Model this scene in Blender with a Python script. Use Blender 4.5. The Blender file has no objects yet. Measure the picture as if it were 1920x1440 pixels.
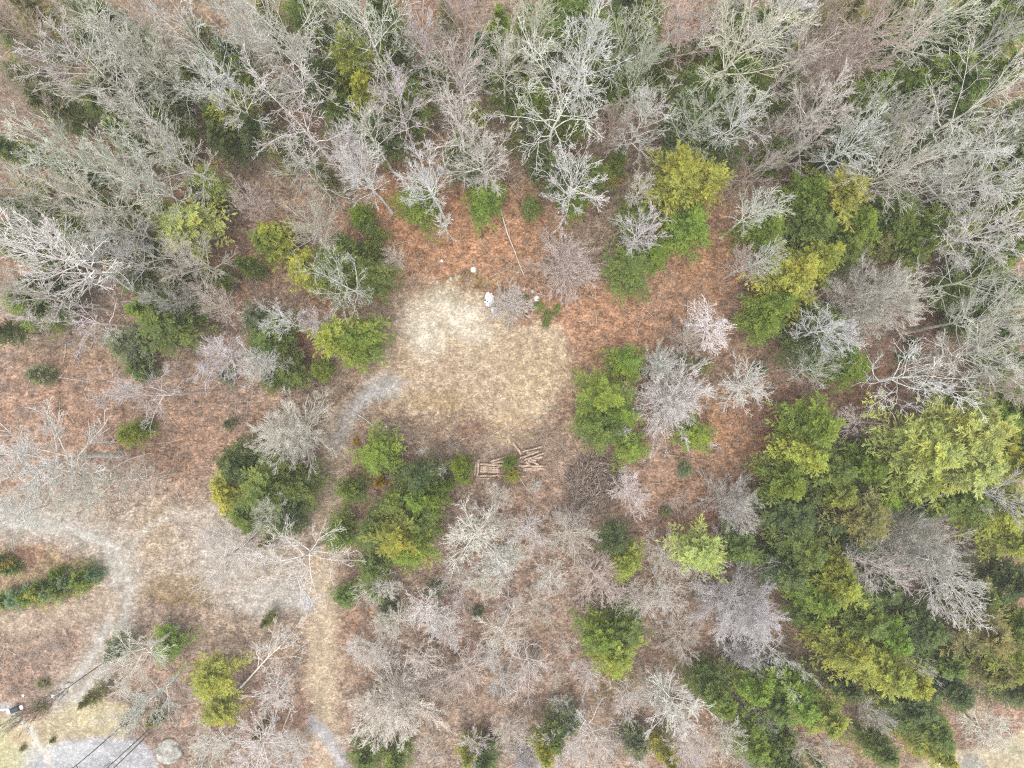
import bpy, math, random
import numpy as np

# ------------------------------------------------------------------ camera, sky, sun, exposure
S = bpy.context.scene
COL = S.collection
HC, F, CX, CY = 76.0, 1333.0, 960.0, 720.0      # drone height (m), focal length in photo pixels, nadir pixel
cd = bpy.data.cameras.new('camera'); cam = bpy.data.objects.new('camera', cd); COL.objects.link(cam)
cam.location = (0, 0, HC); cam.rotation_euler = (0, 0, 0)
cd.sensor_width = 36; cd.lens = 36 * F / 1920; cd.clip_start = 1; cd.clip_end = 3000
S.camera = cam
W = bpy.data.worlds.new('World'); S.world = W; W.use_nodes = True
wn = W.node_tree.nodes; wl = W.node_tree.links
sky = wn.new('ShaderNodeTexSky'); sky.sky_type = 'NISHITA'; sky.sun_disc = False
SUN_EL, SUN_AZ = math.radians(79), math.radians(200)
sky.sun_elevation = SUN_EL; sky.sun_rotation = SUN_AZ; sky.air_density = 1.0; sky.dust_density = 3.0; sky.ozone_density = 0.6
hs = wn.new('ShaderNodeHueSaturation'); hs.inputs['Saturation'].default_value = .20      # thin overcast: the blue washed out
wl.new(sky.outputs[0], hs.inputs['Color']); wl.new(hs.outputs[0], wn['Background'].inputs[0]); wn['Background'].inputs[1].default_value = 0.15
sd = bpy.data.lights.new('sun', 'SUN'); sd.energy = 0.7; sd.angle = math.radians(45); sd.color = (1, .965, .91)
so = bpy.data.objects.new('sun', sd); COL.objects.link(so)
# sun stands towards the lower side of the picture, a little to the left
sx, sy, sz = math.sin(SUN_AZ) * math.cos(SUN_EL), math.cos(SUN_AZ) * math.cos(SUN_EL), math.sin(SUN_EL)
from mathutils import Vector
so.rotation_euler = Vector((sx, sy, sz)).to_track_quat('Z', 'Y').to_euler()
S.view_settings.view_transform = 'Standard'; S.view_settings.look = 'None'
S.view_settings.gamma = 1.0; S.view_settings.exposure = 1.40
S.cycles.use_denoising = False; S.cycles.filter_width = 1.2; S.cycles.sample_clamp_indirect = 4
S.cycles.max_bounces = 5; S.cycles.diffuse_bounces = 4; S.cycles.transmission_bounces = 2; S.cycles.transparent_max_bounces = 4

def pw(px, py, z=0.0):
    k = (HC - z) / F
    return ((px - CX) * k, (CY - py) * k, z)

# ------------------------------------------------------------------ mesh helpers
def mesh_np(name, V, faces_list, mat, attrs=None, smooth=False):
    """V (n,3); faces_list: list of (m,k) int arrays"""
    me = bpy.data.meshes.new(name)
    V = np.asarray(V, np.float32)
    me.vertices.add(len(V)); me.vertices.foreach_set('co', V.ravel())
    idx = np.concatenate([f.ravel() for f in faces_list]).astype(np.int32)
    cnt = np.concatenate([np.full(len(f), f.shape[1], np.int32) for f in faces_list])
    st = np.concatenate([[0], np.cumsum(cnt)[:-1]]).astype(np.int32)
    me.loops.add(len(idx)); me.loops.foreach_set('vertex_index', idx)
    me.polygons.add(len(cnt)); me.polygons.foreach_set('loop_start', st)
    if smooth: me.polygons.foreach_set('use_smooth', np.ones(len(cnt), bool))
    me.update(calc_edges=True)
    for k, (typ, arr) in (attrs or {}).items():
        a = me.attributes.new(k, typ, 'POINT')
        a.data.foreach_set('color' if typ == 'FLOAT_COLOR' else 'value', np.asarray(arr, np.float32).ravel())
    me.materials.append(mat)
    return me

def link(name, me, parent=None, loc=(0, 0, 0), color=None):
    o = bpy.data.objects.new(name, me); COL.objects.link(o); o.location = loc
    if parent: o.parent = parent
    if color: o.color = (*color, 1)
    return o

def tag(o, label=None, cat=None, group=None, kind=None):
    if label: o['label'] = label
    if cat: o['category'] = cat
    if group: o['group'] = group
    if kind: o['kind'] = kind
    return o

def nrm(a): return a / np.maximum(np.linalg.norm(a, axis=-1, keepdims=True), 1e-9)

def tubes(P, R, sides):
    """P (B,K,3), R (B,K) -> verts, quads"""
    B, K, _ = P.shape
    T = nrm(np.gradient(P, axis=1))
    m = nrm(T.mean(1))
    ref = np.where(np.abs(m[:, 2:3]) > 0.8, np.array([[1., 0, 0]]), np.array([[0., 0, 1]]))
    U = nrm(np.cross(T, ref[:, None, :])); Vv = np.cross(T, U)
    a = np.arange(sides) * 2 * np.pi / sides
    ring = P[:, :, None, :] + R[:, :, None, None] * (np.cos(a)[None, None, :, None] * U[:, :, None, :] + np.sin(a)[None, None, :, None] * Vv[:, :, None, :])
    i = np.arange(B * K * sides).reshape(B, K, sides)
    q = np.stack([i[:, :-1], i[:, 1:], np.roll(i, -1, 2)[:, 1:], np.roll(i, -1, 2)[:, :-1]], -1).reshape(-1, 4)
    return ring.reshape(-1, 3), q

def merge(parts):
    Vs, Fs, n = [], [], 0
    for v, f in parts:
        Vs.append(v); Fs.append(f + n); n += len(v)
    return np.concatenate(Vs), Fs

# ------------------------------------------------------------------ materials
def new_mat(name):
    m = bpy.data.materials.new(name); m.use_nodes = True
    nt = m.node_tree; b = nt.nodes['Principled BSDF']; b.inputs['Specular IOR Level'].default_value = .25
    return m, nt, b
def nod(nt, typ, **kw):
    n = nt.nodes.new(typ)
    for k, v in kw.items(): setattr(n, k, v)
    return n
def mixc(nt, blend='MIX', fac=None):
    n = nod(nt, 'ShaderNodeMix', data_type='RGBA', blend_type=blend)
    if fac is not None: n.inputs[0].default_value = fac
    return n           # inputs 6,7 ; output 2
def ramp(nt, src, a, b, lo=0., hi=1.):
    n = nod(nt, 'ShaderNodeMapRange'); nt.links.new(src, n.inputs[0])
    n.inputs[1].default_value = lo; n.inputs[2].default_value = hi; n.inputs[3].default_value = a; n.inputs[4].default_value = b
    return n.outputs[0]
def scale_by(nt, colsock, valsock):
    n = nod(nt, 'ShaderNodeVectorMath', operation='SCALE'); nt.links.new(colsock, n.inputs[0]); nt.links.new(valsock, n.inputs[3])
    return n.outputs[0]

def bark_mat():
    m, nt, b = new_mat('bark'); b.inputs['Roughness'].default_value = .9
    oi = nod(nt, 'ShaderNodeObjectInfo'); tc = nod(nt, 'ShaderNodeTexCoord')
    n1 = nod(nt, 'ShaderNodeTexNoise'); n1.inputs['Scale'].default_value = 1.1; n1.inputs['Detail'].default_value = 4
    nt.links.new(tc.outputs['Object'], n1.inputs[0])
    n2 = nod(nt, 'ShaderNodeTexNoise'); n2.inputs['Scale'].default_value = 9; nt.links.new(tc.outputs['Object'], n2.inputs[0])
    mx = mixc(nt); nt.links.new(ramp(nt, n1.outputs[0], 0, .55, .42, .66), mx.inputs[0])
    nt.links.new(oi.outputs['Color'], mx.inputs[6]); mx.inputs[7].default_value = (.20, .19, .135, 1)   # lichen, darker bark
    nt.links.new(scale_by(nt, mx.outputs[2], ramp(nt, n2.outputs[0], .72, 1.28, .3, .7)), b.inputs[0])
    return m
def leaf_mat(name, warm):
    m, nt, b = new_mat(name); b.inputs['Roughness'].default_value = .55; b.inputs['Specular IOR Level'].default_value = .3
    oi = nod(nt, 'ShaderNodeObjectInfo'); g = nod(nt, 'ShaderNodeNewGeometry'); at = nod(nt, 'ShaderNodeAttribute', attribute_name='tint')
    n1 = nod(nt, 'ShaderNodeTexNoise'); n1.inputs['Scale'].default_value = .42; n1.inputs['Detail'].default_value = 3
    nt.links.new(g.outputs['Position'], n1.inputs[0])
    mx = mixc(nt); nt.links.new(ramp(nt, n1.outputs[0], 0, .8, .44, .66), mx.inputs[0])
    nt.links.new(oi.outputs['Color'], mx.inputs[6])
    mm = mixc(nt, 'MULTIPLY', 1.0); nt.links.new(oi.outputs['Color'], mm.inputs[6]); mm.inputs[7].default_value = (*warm, 1)
    nt.links.new(mm.outputs[2], mx.inputs[7])
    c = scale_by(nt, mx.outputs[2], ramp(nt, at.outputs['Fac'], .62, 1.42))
    nt.links.new(c, b.inputs[0])
    tr = nod(nt, 'ShaderNodeBsdfTranslucent'); nt.links.new(c, tr.inputs[0])
    ms = nod(nt, 'ShaderNodeMixShader'); ms.inputs[0].default_value = .48
    nt.links.new(b.outputs[0], ms.inputs[1]); nt.links.new(tr.outputs[0], ms.inputs[2])
    nt.links.new(ms.outputs[0], nt.nodes['Material Output'].inputs[0])
    return m
def plain_mat(name, col, rough=.85, var=.25, scale=6.):
    m, nt, b = new_mat(name); b.inputs['Roughness'].default_value = rough
    tc = nod(nt, 'ShaderNodeTexCoord'); n = nod(nt, 'ShaderNodeTexNoise'); n.inputs['Scale'].default_value = scale; n.inputs['Detail'].default_value = 5
    nt.links.new(tc.outputs['Object'], n.inputs[0])
    v = nod(nt, 'ShaderNodeRGB'); v.outputs[0].default_value = (*col, 1)
    nt.links.new(scale_by(nt, v.outputs[0], ramp(nt, n.outputs[0], 1 - var, 1 + var, .3, .7)), b.inputs[0])
    bp = nod(nt, 'ShaderNodeBump'); bp.inputs['Strength'].default_value = .5; bp.inputs['Distance'].default_value = .05
    nt.links.new(n.outputs[0], bp.inputs['Height']); nt.links.new(bp.outputs[0], b.inputs['Normal'])
    return m
def ground_mat():
    m, nt, b = new_mat('forest_floor'); b.inputs['Roughness'].default_value = .95; b.inputs['Specular IOR Level'].default_value = .1
    at = nod(nt, 'ShaderNodeAttribute', attribute_name='gcol'); lit = nod(nt, 'ShaderNodeAttribute', attribute_name='litter')
    g = nod(nt, 'ShaderNodeNewGeometry')
    def vor(scale):
        v = nod(nt, 'ShaderNodeTexVoronoi', voronoi_dimensions='2D'); v.inputs['Scale'].default_value = scale
        nt.links.new(g.outputs['Position'], v.inputs[0]); s = nod(nt, 'ShaderNodeSeparateColor'); nt.links.new(v.outputs['Color'], s.inputs[0]); return s
    v1, v2 = vor(7.0), vor(3.1)
    n3 = nod(nt, 'ShaderNodeTexNoise'); n3.inputs['Scale'].default_value = .9; n3.inputs['Detail'].default_value = 6; n3.inputs['Roughness'].default_value = .65
    nt.links.new(g.outputs['Position'], n3.inputs[0])
    f = nod(nt, 'ShaderNodeMath', operation='MULTIPLY'); nt.links.new(ramp(nt, v1.outputs[0], .62, 1.4), f.inputs[0]); nt.links.new(ramp(nt, v2.outputs[0], .8, 1.2), f.inputs[1])
    f2 = nod(nt, 'ShaderNodeMath', operation='MULTIPLY'); nt.links.new(f.outputs[0], f2.inputs[0]); nt.links.new(ramp(nt, n3.outputs[0], .55, 1.42, .34, .66), f2.inputs[1])
    mp = nod(nt, 'ShaderNodeMapping'); mp.inputs['Scale'].default_value = (1.0, 3.2, 1); mp.inputs['Rotation'].default_value = (0, 0, .7); nt.links.new(g.outputs['Position'], mp.inputs[0])
    n4 = nod(nt, 'ShaderNodeTexNoise'); n4.inputs['Scale'].default_value = 1.5; n4.inputs['Detail'].default_value = 5; n4.inputs['Roughness'].default_value = .7; n4.inputs['Distortion'].default_value = 1.2; nt.links.new(mp.outputs[0], n4.inputs[0])
    f3 = nod(nt, 'ShaderNodeMath', operation='MULTIPLY'); nt.links.new(f2.outputs[0], f3.inputs[0]); nt.links.new(ramp(nt, n4.outputs[0], .60, 1.42, .34, .66), f3.inputs[1]); f2 = f3
    # speckle strength follows how much leaf litter or grass tufts lie there
    on = nod(nt, 'ShaderNodeMix', data_type='FLOAT'); nt.links.new(lit.outputs['Fac'], on.inputs[0]); on.inputs[2].default_value = 1.; nt.links.new(f2.outputs[0], on.inputs[3])
    c1 = scale_by(nt, at.outputs['Color'], on.outputs[0])
    # some leaves paler, some rustier
    pal = mixc(nt); nt.links.new(ramp(nt, v1.outputs[1], 0, .75, .78, .95), pal.inputs[0]); nt.links.new(c1, pal.inputs[6]); pal.inputs[7].default_value = (.40, .33, .26, 1)
    rus = mixc(nt); nt.links.new(ramp(nt, v1.outputs[2], 0, .5, .7, .95), rus.inputs[0]); nt.links.new(c1, rus.inputs[6]); rus.inputs[7].default_value = (.22, .095, .045, 1)
    mm = mixc(nt, fac=.5); nt.links.new(pal.outputs[2], mm.inputs[6]); nt.links.new(rus.outputs[2], mm.inputs[7])
    fin = mixc(nt); nt.links.new(lit.outputs['Fac'], fin.inputs[0]); nt.links.new(c1, fin.inputs[6]); nt.links.new(mm.outputs[2], fin.inputs[7])
    one = nod(nt, 'ShaderNodeValue'); one.outputs[0].default_value = .78
    nt.links.new(scale_by(nt, fin.outputs[2], one.outputs[0]), b.inputs[0])
    bp = nod(nt, 'ShaderNodeBump'); bp.inputs['Strength'].default_value = .6; bp.inputs['Distance'].default_value = .08
    nt.links.new(v1.outputs[0], bp.inputs['Height']); nt.links.new(bp.outputs[0], b.inputs['Normal'])
    return m
M_BARK = bark_mat()
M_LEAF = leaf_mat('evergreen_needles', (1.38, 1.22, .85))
M_GROUND = ground_mat()
M_LOG = plain_mat('cut_log', (.36, .27, .205), var=.5, scale=4)
M_LOGEND = plain_mat('log_end', (.50, .38, .25), var=.2)
M_STICK = plain_mat('dead_sticks', (.31, .245, .195), var=.55, scale=2.5)
M_PILE = plain_mat('brush_pile_sticks', (.215, .165, .13), var=.6, scale=2.2)
M_BRUSH = plain_mat('undergrowth_twigs', (.40, .335, .29), var=.45, scale=.6)
M_PALE = plain_mat('weathered_wood', (.50, .45, .39), var=.25)
M_ROCK = plain_mat('rock', (.34, .325, .29), var=.45, scale=2.6)
M_WROCK = plain_mat('pale_rock', (.60, .59, .55), var=.2, scale=3)
M_WHITE = plain_mat('white_cloth', (.66, .67, .70), var=.25, scale=3)
M_DARK = plain_mat('dark_metal', (.04, .045, .05), rough=.5, var=.2)
M_WPAINT = plain_mat('white_paint', (.75, .75, .75), rough=.5, var=.08)

# ------------------------------------------------------------------ value noise
_rs = np.random.RandomState(5)
_L = _rs.rand(256, 256)
def vn(x, y, s=1.0, o=0):
    x = x * s + 37.7 * o; y = y * s + 91.3 * o
    xi = np.floor(x).astype(int); yi = np.floor(y).astype(int); fx = x - xi; fy = y - yi
    fx = fx * fx * (3 - 2 * fx); fy = fy * fy * (3 - 2 * fy)
    g = lambda a, b: _L[a % 256, b % 256]
    return (g(xi, yi) * (1 - fx) + g(xi + 1, yi) * fx) * (1 - fy) + (g(xi, yi + 1) * (1 - fx) + g(xi + 1, yi + 1) * fx) * fy
def fbm(x, y, s=1., o=0, n=4):
    t = 0; a = .5; z = 0
    for i in range(n): t = t + a * vn(x, y, s * 2 ** i, o + i); z += a; a *= .55
    return t / z

# ------------------------------------------------------------------ ground: one grid, shared out between the surfaces that lie on it
CLEARING = [(738, 600), (752, 562), (800, 530), (880, 530), (930, 565), (975, 605), (1040, 605), (1078, 655), (1068, 715), (1035, 765), (1010, 800), (975, 830), (955, 870), (935, 850), (925, 805), (895, 778), (840, 768), (770, 775), (715, 760), (695, 720), (705, 680), (725, 640)]
G_STREAK = [(728, 725), (690, 742), (655, 778), (634, 832)]
TRACK = [(640, 790), (620, 850), (622, 930), (612, 1010), (602, 1100), (600, 1200), (605, 1300), (612, 1380), (620, 1460), (630, 1560)]
LOOP = [(-200, 940), (0, 975), (120, 985), (205, 1020), (232, 1090), (215, 1170), (180, 1250), (120, 1320)]
LOOP2 = [(-200, 1190), (0, 1165), (110, 1160), (200, 1130)]
YARD = [(225, 960), (330, 940), (450, 960), (560, 1000), (590, 1080), (580, 1150), (480, 1165), (380, 1120), (250, 1120), (215, 1050)]
LAWN = [(-300, 1335), (0, 1335), (60, 1350), (170, 1310), (250, 1330), (240, 1385), (110, 1395), (50, 1460), (30, 1700), (-300, 1700)]
PAVE = [(50, 1440), (95, 1402), (170, 1385), (262, 1385), (292, 1410), (300, 1450), (320, 1520), (300, 1700), (40, 1700)]
FOOTPATH = [(22, 1332), (50, 1365), (75, 1405), (92, 1440)]
FIELD = [(1690, 1450), (1745, 1422), (1800, 1408), (1860, 1398), (1900, 1378), (1960, 1345), (2200, 1240), (2400, 1700), (1640, 1700), (1650, 1470)]
ISLAND = [(-60, 1025), (40, 1022), (110, 1035), (170, 1055), (195, 1080), (180, 1102), (120, 1130), (60, 1142), (-60, 1145)]
LAWN_END = FOOTPATH

def d_poly(px, py, poly):
    """signed distance (px), positive inside"""
    p = np.array(poly, float); q = np.roll(p, -1, 0); ins = np.zeros(px.shape, bool); d = np.full(px.shape, 1e9)
    for (x1, y1), (x2, y2) in zip(p, q):
        vx, vy = x2 - x1, y2 - y1
        t = np.clip(((px - x1) * vx + (py - y1) * vy) / (vx * vx + vy * vy), 0, 1)
        d = np.minimum(d, np.hypot(px - x1 - t * vx, py - y1 - t * vy))
        c = ((y1 > py) != (y2 > py)); xx = x1 + (py - y1) / (vy if vy else 1e-9) * vx
        ins ^= c & (px < xx)
    return np.where(ins, d, -d)
def d_line(px, py, pts, w):
    d = np.full(px.shape, 1e9)
    for (x1, y1), (x2, y2) in zip(pts[:-1], pts[1:]):
        vx, vy = x2 - x1, y2 - y1
        t = np.clip(((px - x1) * vx + (py - y1) * vy) / (vx * vx + vy * vy), 0, 1)
        d = np.minimum(d, np.hypot(px - x1 - t * vx, py - y1 - t * vy))
    return w - d
def sst(a, b, x):
    t = np.clip((x - a) / (b - a), 0, 1); return t * t * (3 - 2 * t)

def ground_fields(X, Y):
    wx = (fbm(X, Y, .35, 3) - .5) * 46 + (fbm(X, Y, 1.6, 9) - .5) * 14
    wy = (fbm(X, Y, .35, 5) - .5) * 46 + (fbm(X, Y, 1.6, 11) - .5) * 14
    px0, py0 = CX + X * F / HC, CY - Y * F / HC
    px, py = px0 + wx * .8, py0 + wy * .8
    return px0, py0, px, py

def build_ground():
    gx = np.arange(-78, 78.01, .36); gy = np.arange(-62, 62.01, .36)
    X, Y = np.meshgrid(gx, gy)
    px0, py0, px, py = ground_fields(X, Y)
    C = np.zeros(X.shape + (3,)); lit = np.ones(X.shape)
    # leaf litter: rusty, brown and greyed patches
    red, brn, gry = np.array((.280, .170, .110)), np.array((.215, .155, .105)), np.array((.30, .245, .20))
    a = sst(.35, .65, fbm(X, Y, .12, 1)); c = sst(.42, .72, fbm(X, Y, .2, 20))
    C[:] = red * (1 - a[..., None]) + brn * a[..., None]; C = C * (1 - .45 * c[..., None]) + gry * .45 * c[..., None]
    def paint(m, col, litter=None, s=1.):
        nonlocal C, lit
        m = np.clip(m * s, 0, 1); C = C * (1 - m[..., None]) + np.array(col) * m[..., None]
        if litter is not None: lit = lit * (1 - m) + litter * m
    def spot(x, y, rx, ry, col, s=.8, litter=None, f=.5):
        d = np.hypot((px - x) / rx, (py - y) / ry); paint(1 - sst(1 - f, 1 + f, d), col, litter, s)
    # the paler, pinkish ground of the thin woods south of the clearing
    spot(950, 1150, 420, 300, (.31, .225, .17), .6)
    spot(250, 1030, 360, 170, (.33, .26, .20), .75)
    spot(250, 1300, 300, 130, (.29, .20, .155), .6)
    C = C * (.80 + .40 * fbm(X, Y, .55, 90))[..., None]
    spot(960, 150, 1200, 230, (.215, .165, .105), .45)
    spot(200, 800, 320, 110, (.30, .20, .145), .6)
    # rust-red leaf carpets
    for x, y, rx, ry, s in ((850, 440, 190, 95, .9), (1130, 600, 120, 75, 1), (1060, 660, 70, 120, .5), (1320, 490, 110, 110, .8), (1250, 620, 160, 90, .5), (760, 360, 70, 110, .8),
                            (110, 730, 160, 80, .45), (300, 830, 200, 70, .45), (640, 1130, 60, 80, .6), (650, 850, 50, 90, .5), (340, 380, 120, 60, .7), (1300, 920, 150, 90, .6), (1380, 800, 110, 60, .8)):
        spot(x, y, rx, ry, (.350, .185, .100) if s >= .8 else (.305, .178, .115), s)
    for x, y, rx, ry in ((1730, 610, 80, 60), (1470, 770, 90, 60), (1640, 730, 60, 45), (560, 650, 70, 40), (60, 320, 120, 90), (1320, 100, 60, 60), (820, 60, 60, 80), (1480, 560, 80, 30), (885, 800, 40, 16)):
        spot(x, y, rx, ry, (.195, .10, .062), .75)
    for x, y, rx, ry in ((800, 800, 30, 9), (345, 1105, 60, 26), (310, 985, 22, 22), (400, 1130, 30, 12), (660, 530, 30, 20), (1130, 655, 26, 14), (90, 1060, 90, 18), (1150, 1280, 40, 30), (870, 525, 55, 10)):
        spot(x, y, rx, ry, (.19, .135, .055), .75)
    spot(430, 1190, 150, 50, (.345, .26, .19), .8); spot(800, 780, 110, 22, (.31, .225, .15), .7)
    # open yard and loop drive
    paint(sst(-16, 14, d_poly(px, py, YARD)), (.355, .295, .235), .8, .9)
    spot(430, 1050, 60, 50, (.40, .36, .31), .85, .6); spot(290, 1000, 30, 60, (.33, .255, .17), .6); spot(330, 1110, 60, 32, (.24, .17, .085), .7)
    spot(520, 1125, 75, 34, (.40, .37, .33), .9, .6); spot(470, 1120, 50, 22, (.42, .38, .33), .7)
    paint(sst(-22, 22, d_line(px, py, LOOP, 34)), (.345, .305, .255), .65, .95)
    for o in (-13, 13):      # wheel tracks worn pale
        paint(sst(-6, 5, d_line(px0 + (px - px0) * .3 + o, py0 + (py - py0) * .3 + o * .5, LOOP[1:], 5)), (.42, .40, .36), .45, .85)
        paint(sst(-6, 5, d_line(px0 + (px - px0) * .3, py0 + (py - py0) * .3 + o, LOOP2, 4)), (.42, .36, .30), .5, .7)
    paint(sst(-6, 5, d_line(px0 + (px - px0) * .3, py0 + (py - py0) * .3, [(232, 1060), (255, 1010), (300, 975), (420, 950)], 5)), (.44, .41, .36), .5, .6)
    paint(sst(-16, 12, d_line(px, py, LOOP2, 26)), (.345, .27, .20), .7, .8)
    paint(sst(-8, 8, d_poly(px, py, ISLAND)), (.27, .19, .115), 1., .9); spot(40, 1045, 34, 22, (.19, .105, .075), .8)
    # clearing
    dc = d_poly(px0 + (px - px0) * .55, py0 + (py - py0) * .55, CLEARING) + (fbm(X, Y, 1.1, 33) - .5) * 46
    paint(sst(-14, 20, dc), (.375, .285, .20), .8)
    paint(sst(0, 20, dc) * sst(.42, .6, fbm(X, Y, .22, 30)), (.42, .335, .225), .7, .7)
    for o in (-9, 9): paint(sst(-5, 4, d_line(px0 + (px - px0) * .35 + o, py0 + (py - py0) * .35, [(760, 715), (700, 735), (655, 775), (634, 840), (622, 930)], 3)), (.42, .40, .38), .5, .6)
    for x, y, rx, ry, s in ((860, 590, 40, 32, .95), (820, 570, 40, 20, .7), (795, 625, 32, 40, .85), (890, 625, 34, 16, .6), (765, 600, 22, 30, .6)):
        spot(x, y, rx, ry, (.56, .50, .40), s, .5)
    spot(845, 555, 60, 14, (.36, .31, .22), .5); spot(1000, 690, 60, 60, (.42, .33, .205), .6); spot(830, 755, 70, 18, (.30, .215, .105), .6); spot(960, 800, 40, 40, (.40, .29, .175), .7)
    spot(690, 700, 60, 26, (.31, .23, .165), .5); spot(715, 730, 28, 26, (.36, .335, .30), .85, .5)
    d_ = np.hypot((px0 - 1112) / 52, (py0 - 905) / 56) + (fbm(X, Y, 1.2, 44) - .5) * .5; paint(1 - sst(.8, 1.15, d_), (.085, .058, .042), .95); spot(1040, 820, 60, 40, (.25, .175, .125), .7); spot(930, 880, 50, 40, (.24, .17, .125), .6)   # soil painted darker under the brush pile as its shaded gaps; bark debris
    # track
    paint(sst(-14, 12, d_line(px, py, TRACK, 30)), (.40, .31, .22), .7, .95)
    paint(sst(-8, 8, d_line(px, py, [(598, 1090), (598, 1260), (606, 1340)], 18)), (.45, .36, .25), .55, .8)
    paint(sst(-8, 8, d_line(px, py, [(585, 1362), (615, 1385), (640, 1420), (660, 1460)], 12)), (.37, .365, .375), .4, .9)
    sx_, sy_ = px0 + (px - px0) * .3, py0 + (py - py0) * .3
    paint(sst(-16, 14, d_line(sx_, sy_, G_STREAK, 17)), (.325, .305, .285), .7, .75); paint(sst(-12, 10, d_line(sx_, sy_, G_STREAK, 4)) * sst(.35, .6, fbm(X, Y, .8, 35)), (.37, .365, .36), .6, .8)
    spot(575, 1128, 13, 17, (.40, .41, .43), .9, .4, .3)
    # lower left: lawn, footpath, pavement
    paint(sst(-8, 8, d_poly(px, py, LAWN)), (.37, .32, .21), .6, .9)
    spot(10, 1420, 50, 60, (.40, .375, .215), .9, .45); spot(185, 1345, 50, 26, (.42, .36, .22), .8, .5); spot(45, 1385, 34, 22, (.45, .33, .22), .6)
    spot(100, 1430, 60, 30, (.47, .48, .48), .7, .3)
    paint(sst(-6, 6, d_poly(px0 + (px - px0) * .3, py0 + (py - py0) * .3, PAVE)), (.345, .35, .36), .5, .95)
    spot(130, 1410, 60, 18, (.45, .455, .45), .6, .3)
    paint(sst(-5, 4, d_line(px, py, FOOTPATH, 7)), (.54, .50, .44), .4, .9)
    spot(5, 1322, 26, 8, (.42, .43, .43), .7, .3)
    # lower right field
    paint(sst(-4, 5, d_poly(px0 + (px - px0) * .25, py0 + (py - py0) * .25, FIELD)), (.42, .35, .235), .5, .95)
    spot(1822, 1432, 26, 18, (.22, .23, .22), .8, .5); spot(1900, 1410, 30, 20, (.33, .31, .21), .6)
    spot(1820, 1325, 38, 34, (.44, .33, .215), .8)
    Z = (fbm(X, Y, .25, 50) - .5) * .35 + (fbm(X, Y, 1.3, 60) - .5) * .12
    edge = np.minimum(np.minimum(78 - np.abs(X), 62 - np.abs(Y)) / 6, 1).clip(0, 1); Z = Z * edge
    flat = np.maximum(sst(-20, 10, d_poly(px, py, CLEARING)), np.maximum(sst(-20, 10, d_line(px, py, TRACK, 28)), sst(-10, 10, d_poly(px, py, PAVE)))); Z *= 1 - .7 * flat
    V = np.stack([X, Y, Z], -1).reshape(-1, 3)
    ny, nx = X.shape; i = np.arange(ny * nx).reshape(ny, nx)
    Q = np.stack([i[:-1, :-1], i[:-1, 1:], i[1:, 1:], i[1:, :-1]], -1).reshape(-1, 4)
    fc = lambda A: (A[:-1, :-1] + A[1:, 1:] + A[:-1, 1:] + A[1:, :-1]).ravel() / 4
    fpx, fpy = fc(px), fc(py); f0x, f0y = fc(px0), fc(py0)
    cls = np.zeros(len(Q), int)
    def setc(k, m): cls[m & (cls == 0)] = k
    setc(7, d_line(fpx, fpy, FOOTPATH, 7) > 0)
    setc(5, d_poly(f0x, f0y, PAVE) > 0)
    setc(6, d_poly(fpx, fpy, LAWN) > 0)
    setc(8, d_poly(f0x + (fpx - f0x) * .25, f0y + (fpy - f0y) * .25, FIELD) > 0)
    setc(9, d_poly(fpx, fpy, ISLAND) > 0)
    setc(1, d_poly(fpx, fpy, CLEARING) > 0)
    setc(2, d_line(fpx, fpy, TRACK, 24) > 0)
    setc(3, (d_line(fpx, fpy, LOOP, 36) > 0) | (d_line(fpx, fpy, LOOP2, 24) > 0))
    setc(4, d_poly(fpx, fpy, YARD) > 0)
    names = {0: 'ground', 1: 'clearing_grass', 2: 'dirt_track', 3: 'gravel_drive', 4: 'open_yard', 5: 'pavement', 6: 'lawn', 7: 'footpath', 8: 'field', 9: 'planting_bed'}
    Cf = np.concatenate([C, np.ones(C.shape[:2] + (1,))], -1).reshape(-1, 4); lf = lit.ravel()
    for k, nm in names.items():
        q = Q[cls == k]; u, inv = np.unique(q, return_inverse=True); q2 = inv.reshape(q.shape)
        v, cc, ll = V[u], Cf[u], lf[u]
        fl = [q2]
        if k == 0:      # the sheet runs on to the horizon
            n = len(v); o = 900
            ring = np.array([(-78, -62, 0), (gx[-1], -62, 0), (gx[-1], gy[-1], 0), (-78, gy[-1], 0), (-o, -o, 0), (o, -o, 0), (o, o, 0), (-o, o, 0)], float)
            v = np.concatenate([v, ring]); cc = np.concatenate([cc, np.tile([.24, .17, .12, 1], (8, 1))]); ll = np.concatenate([ll, np.ones(8)])
            fl.append(np.array([(n, n + 4, n + 5, n + 1), (n + 1, n + 5, n + 6, n + 2), (n + 2, n + 6, n + 7, n + 3), (n + 3, n + 7, n + 4, n)]))
        me = mesh_np(nm, v, fl, M_GROUND, {'gcol': ('FLOAT_COLOR', cc), 'litter': ('FLOAT', ll)}, smooth=True)
        tag(link(nm, me), kind='structure')
    return px0, py0
wxs = 0
build_ground()

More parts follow.
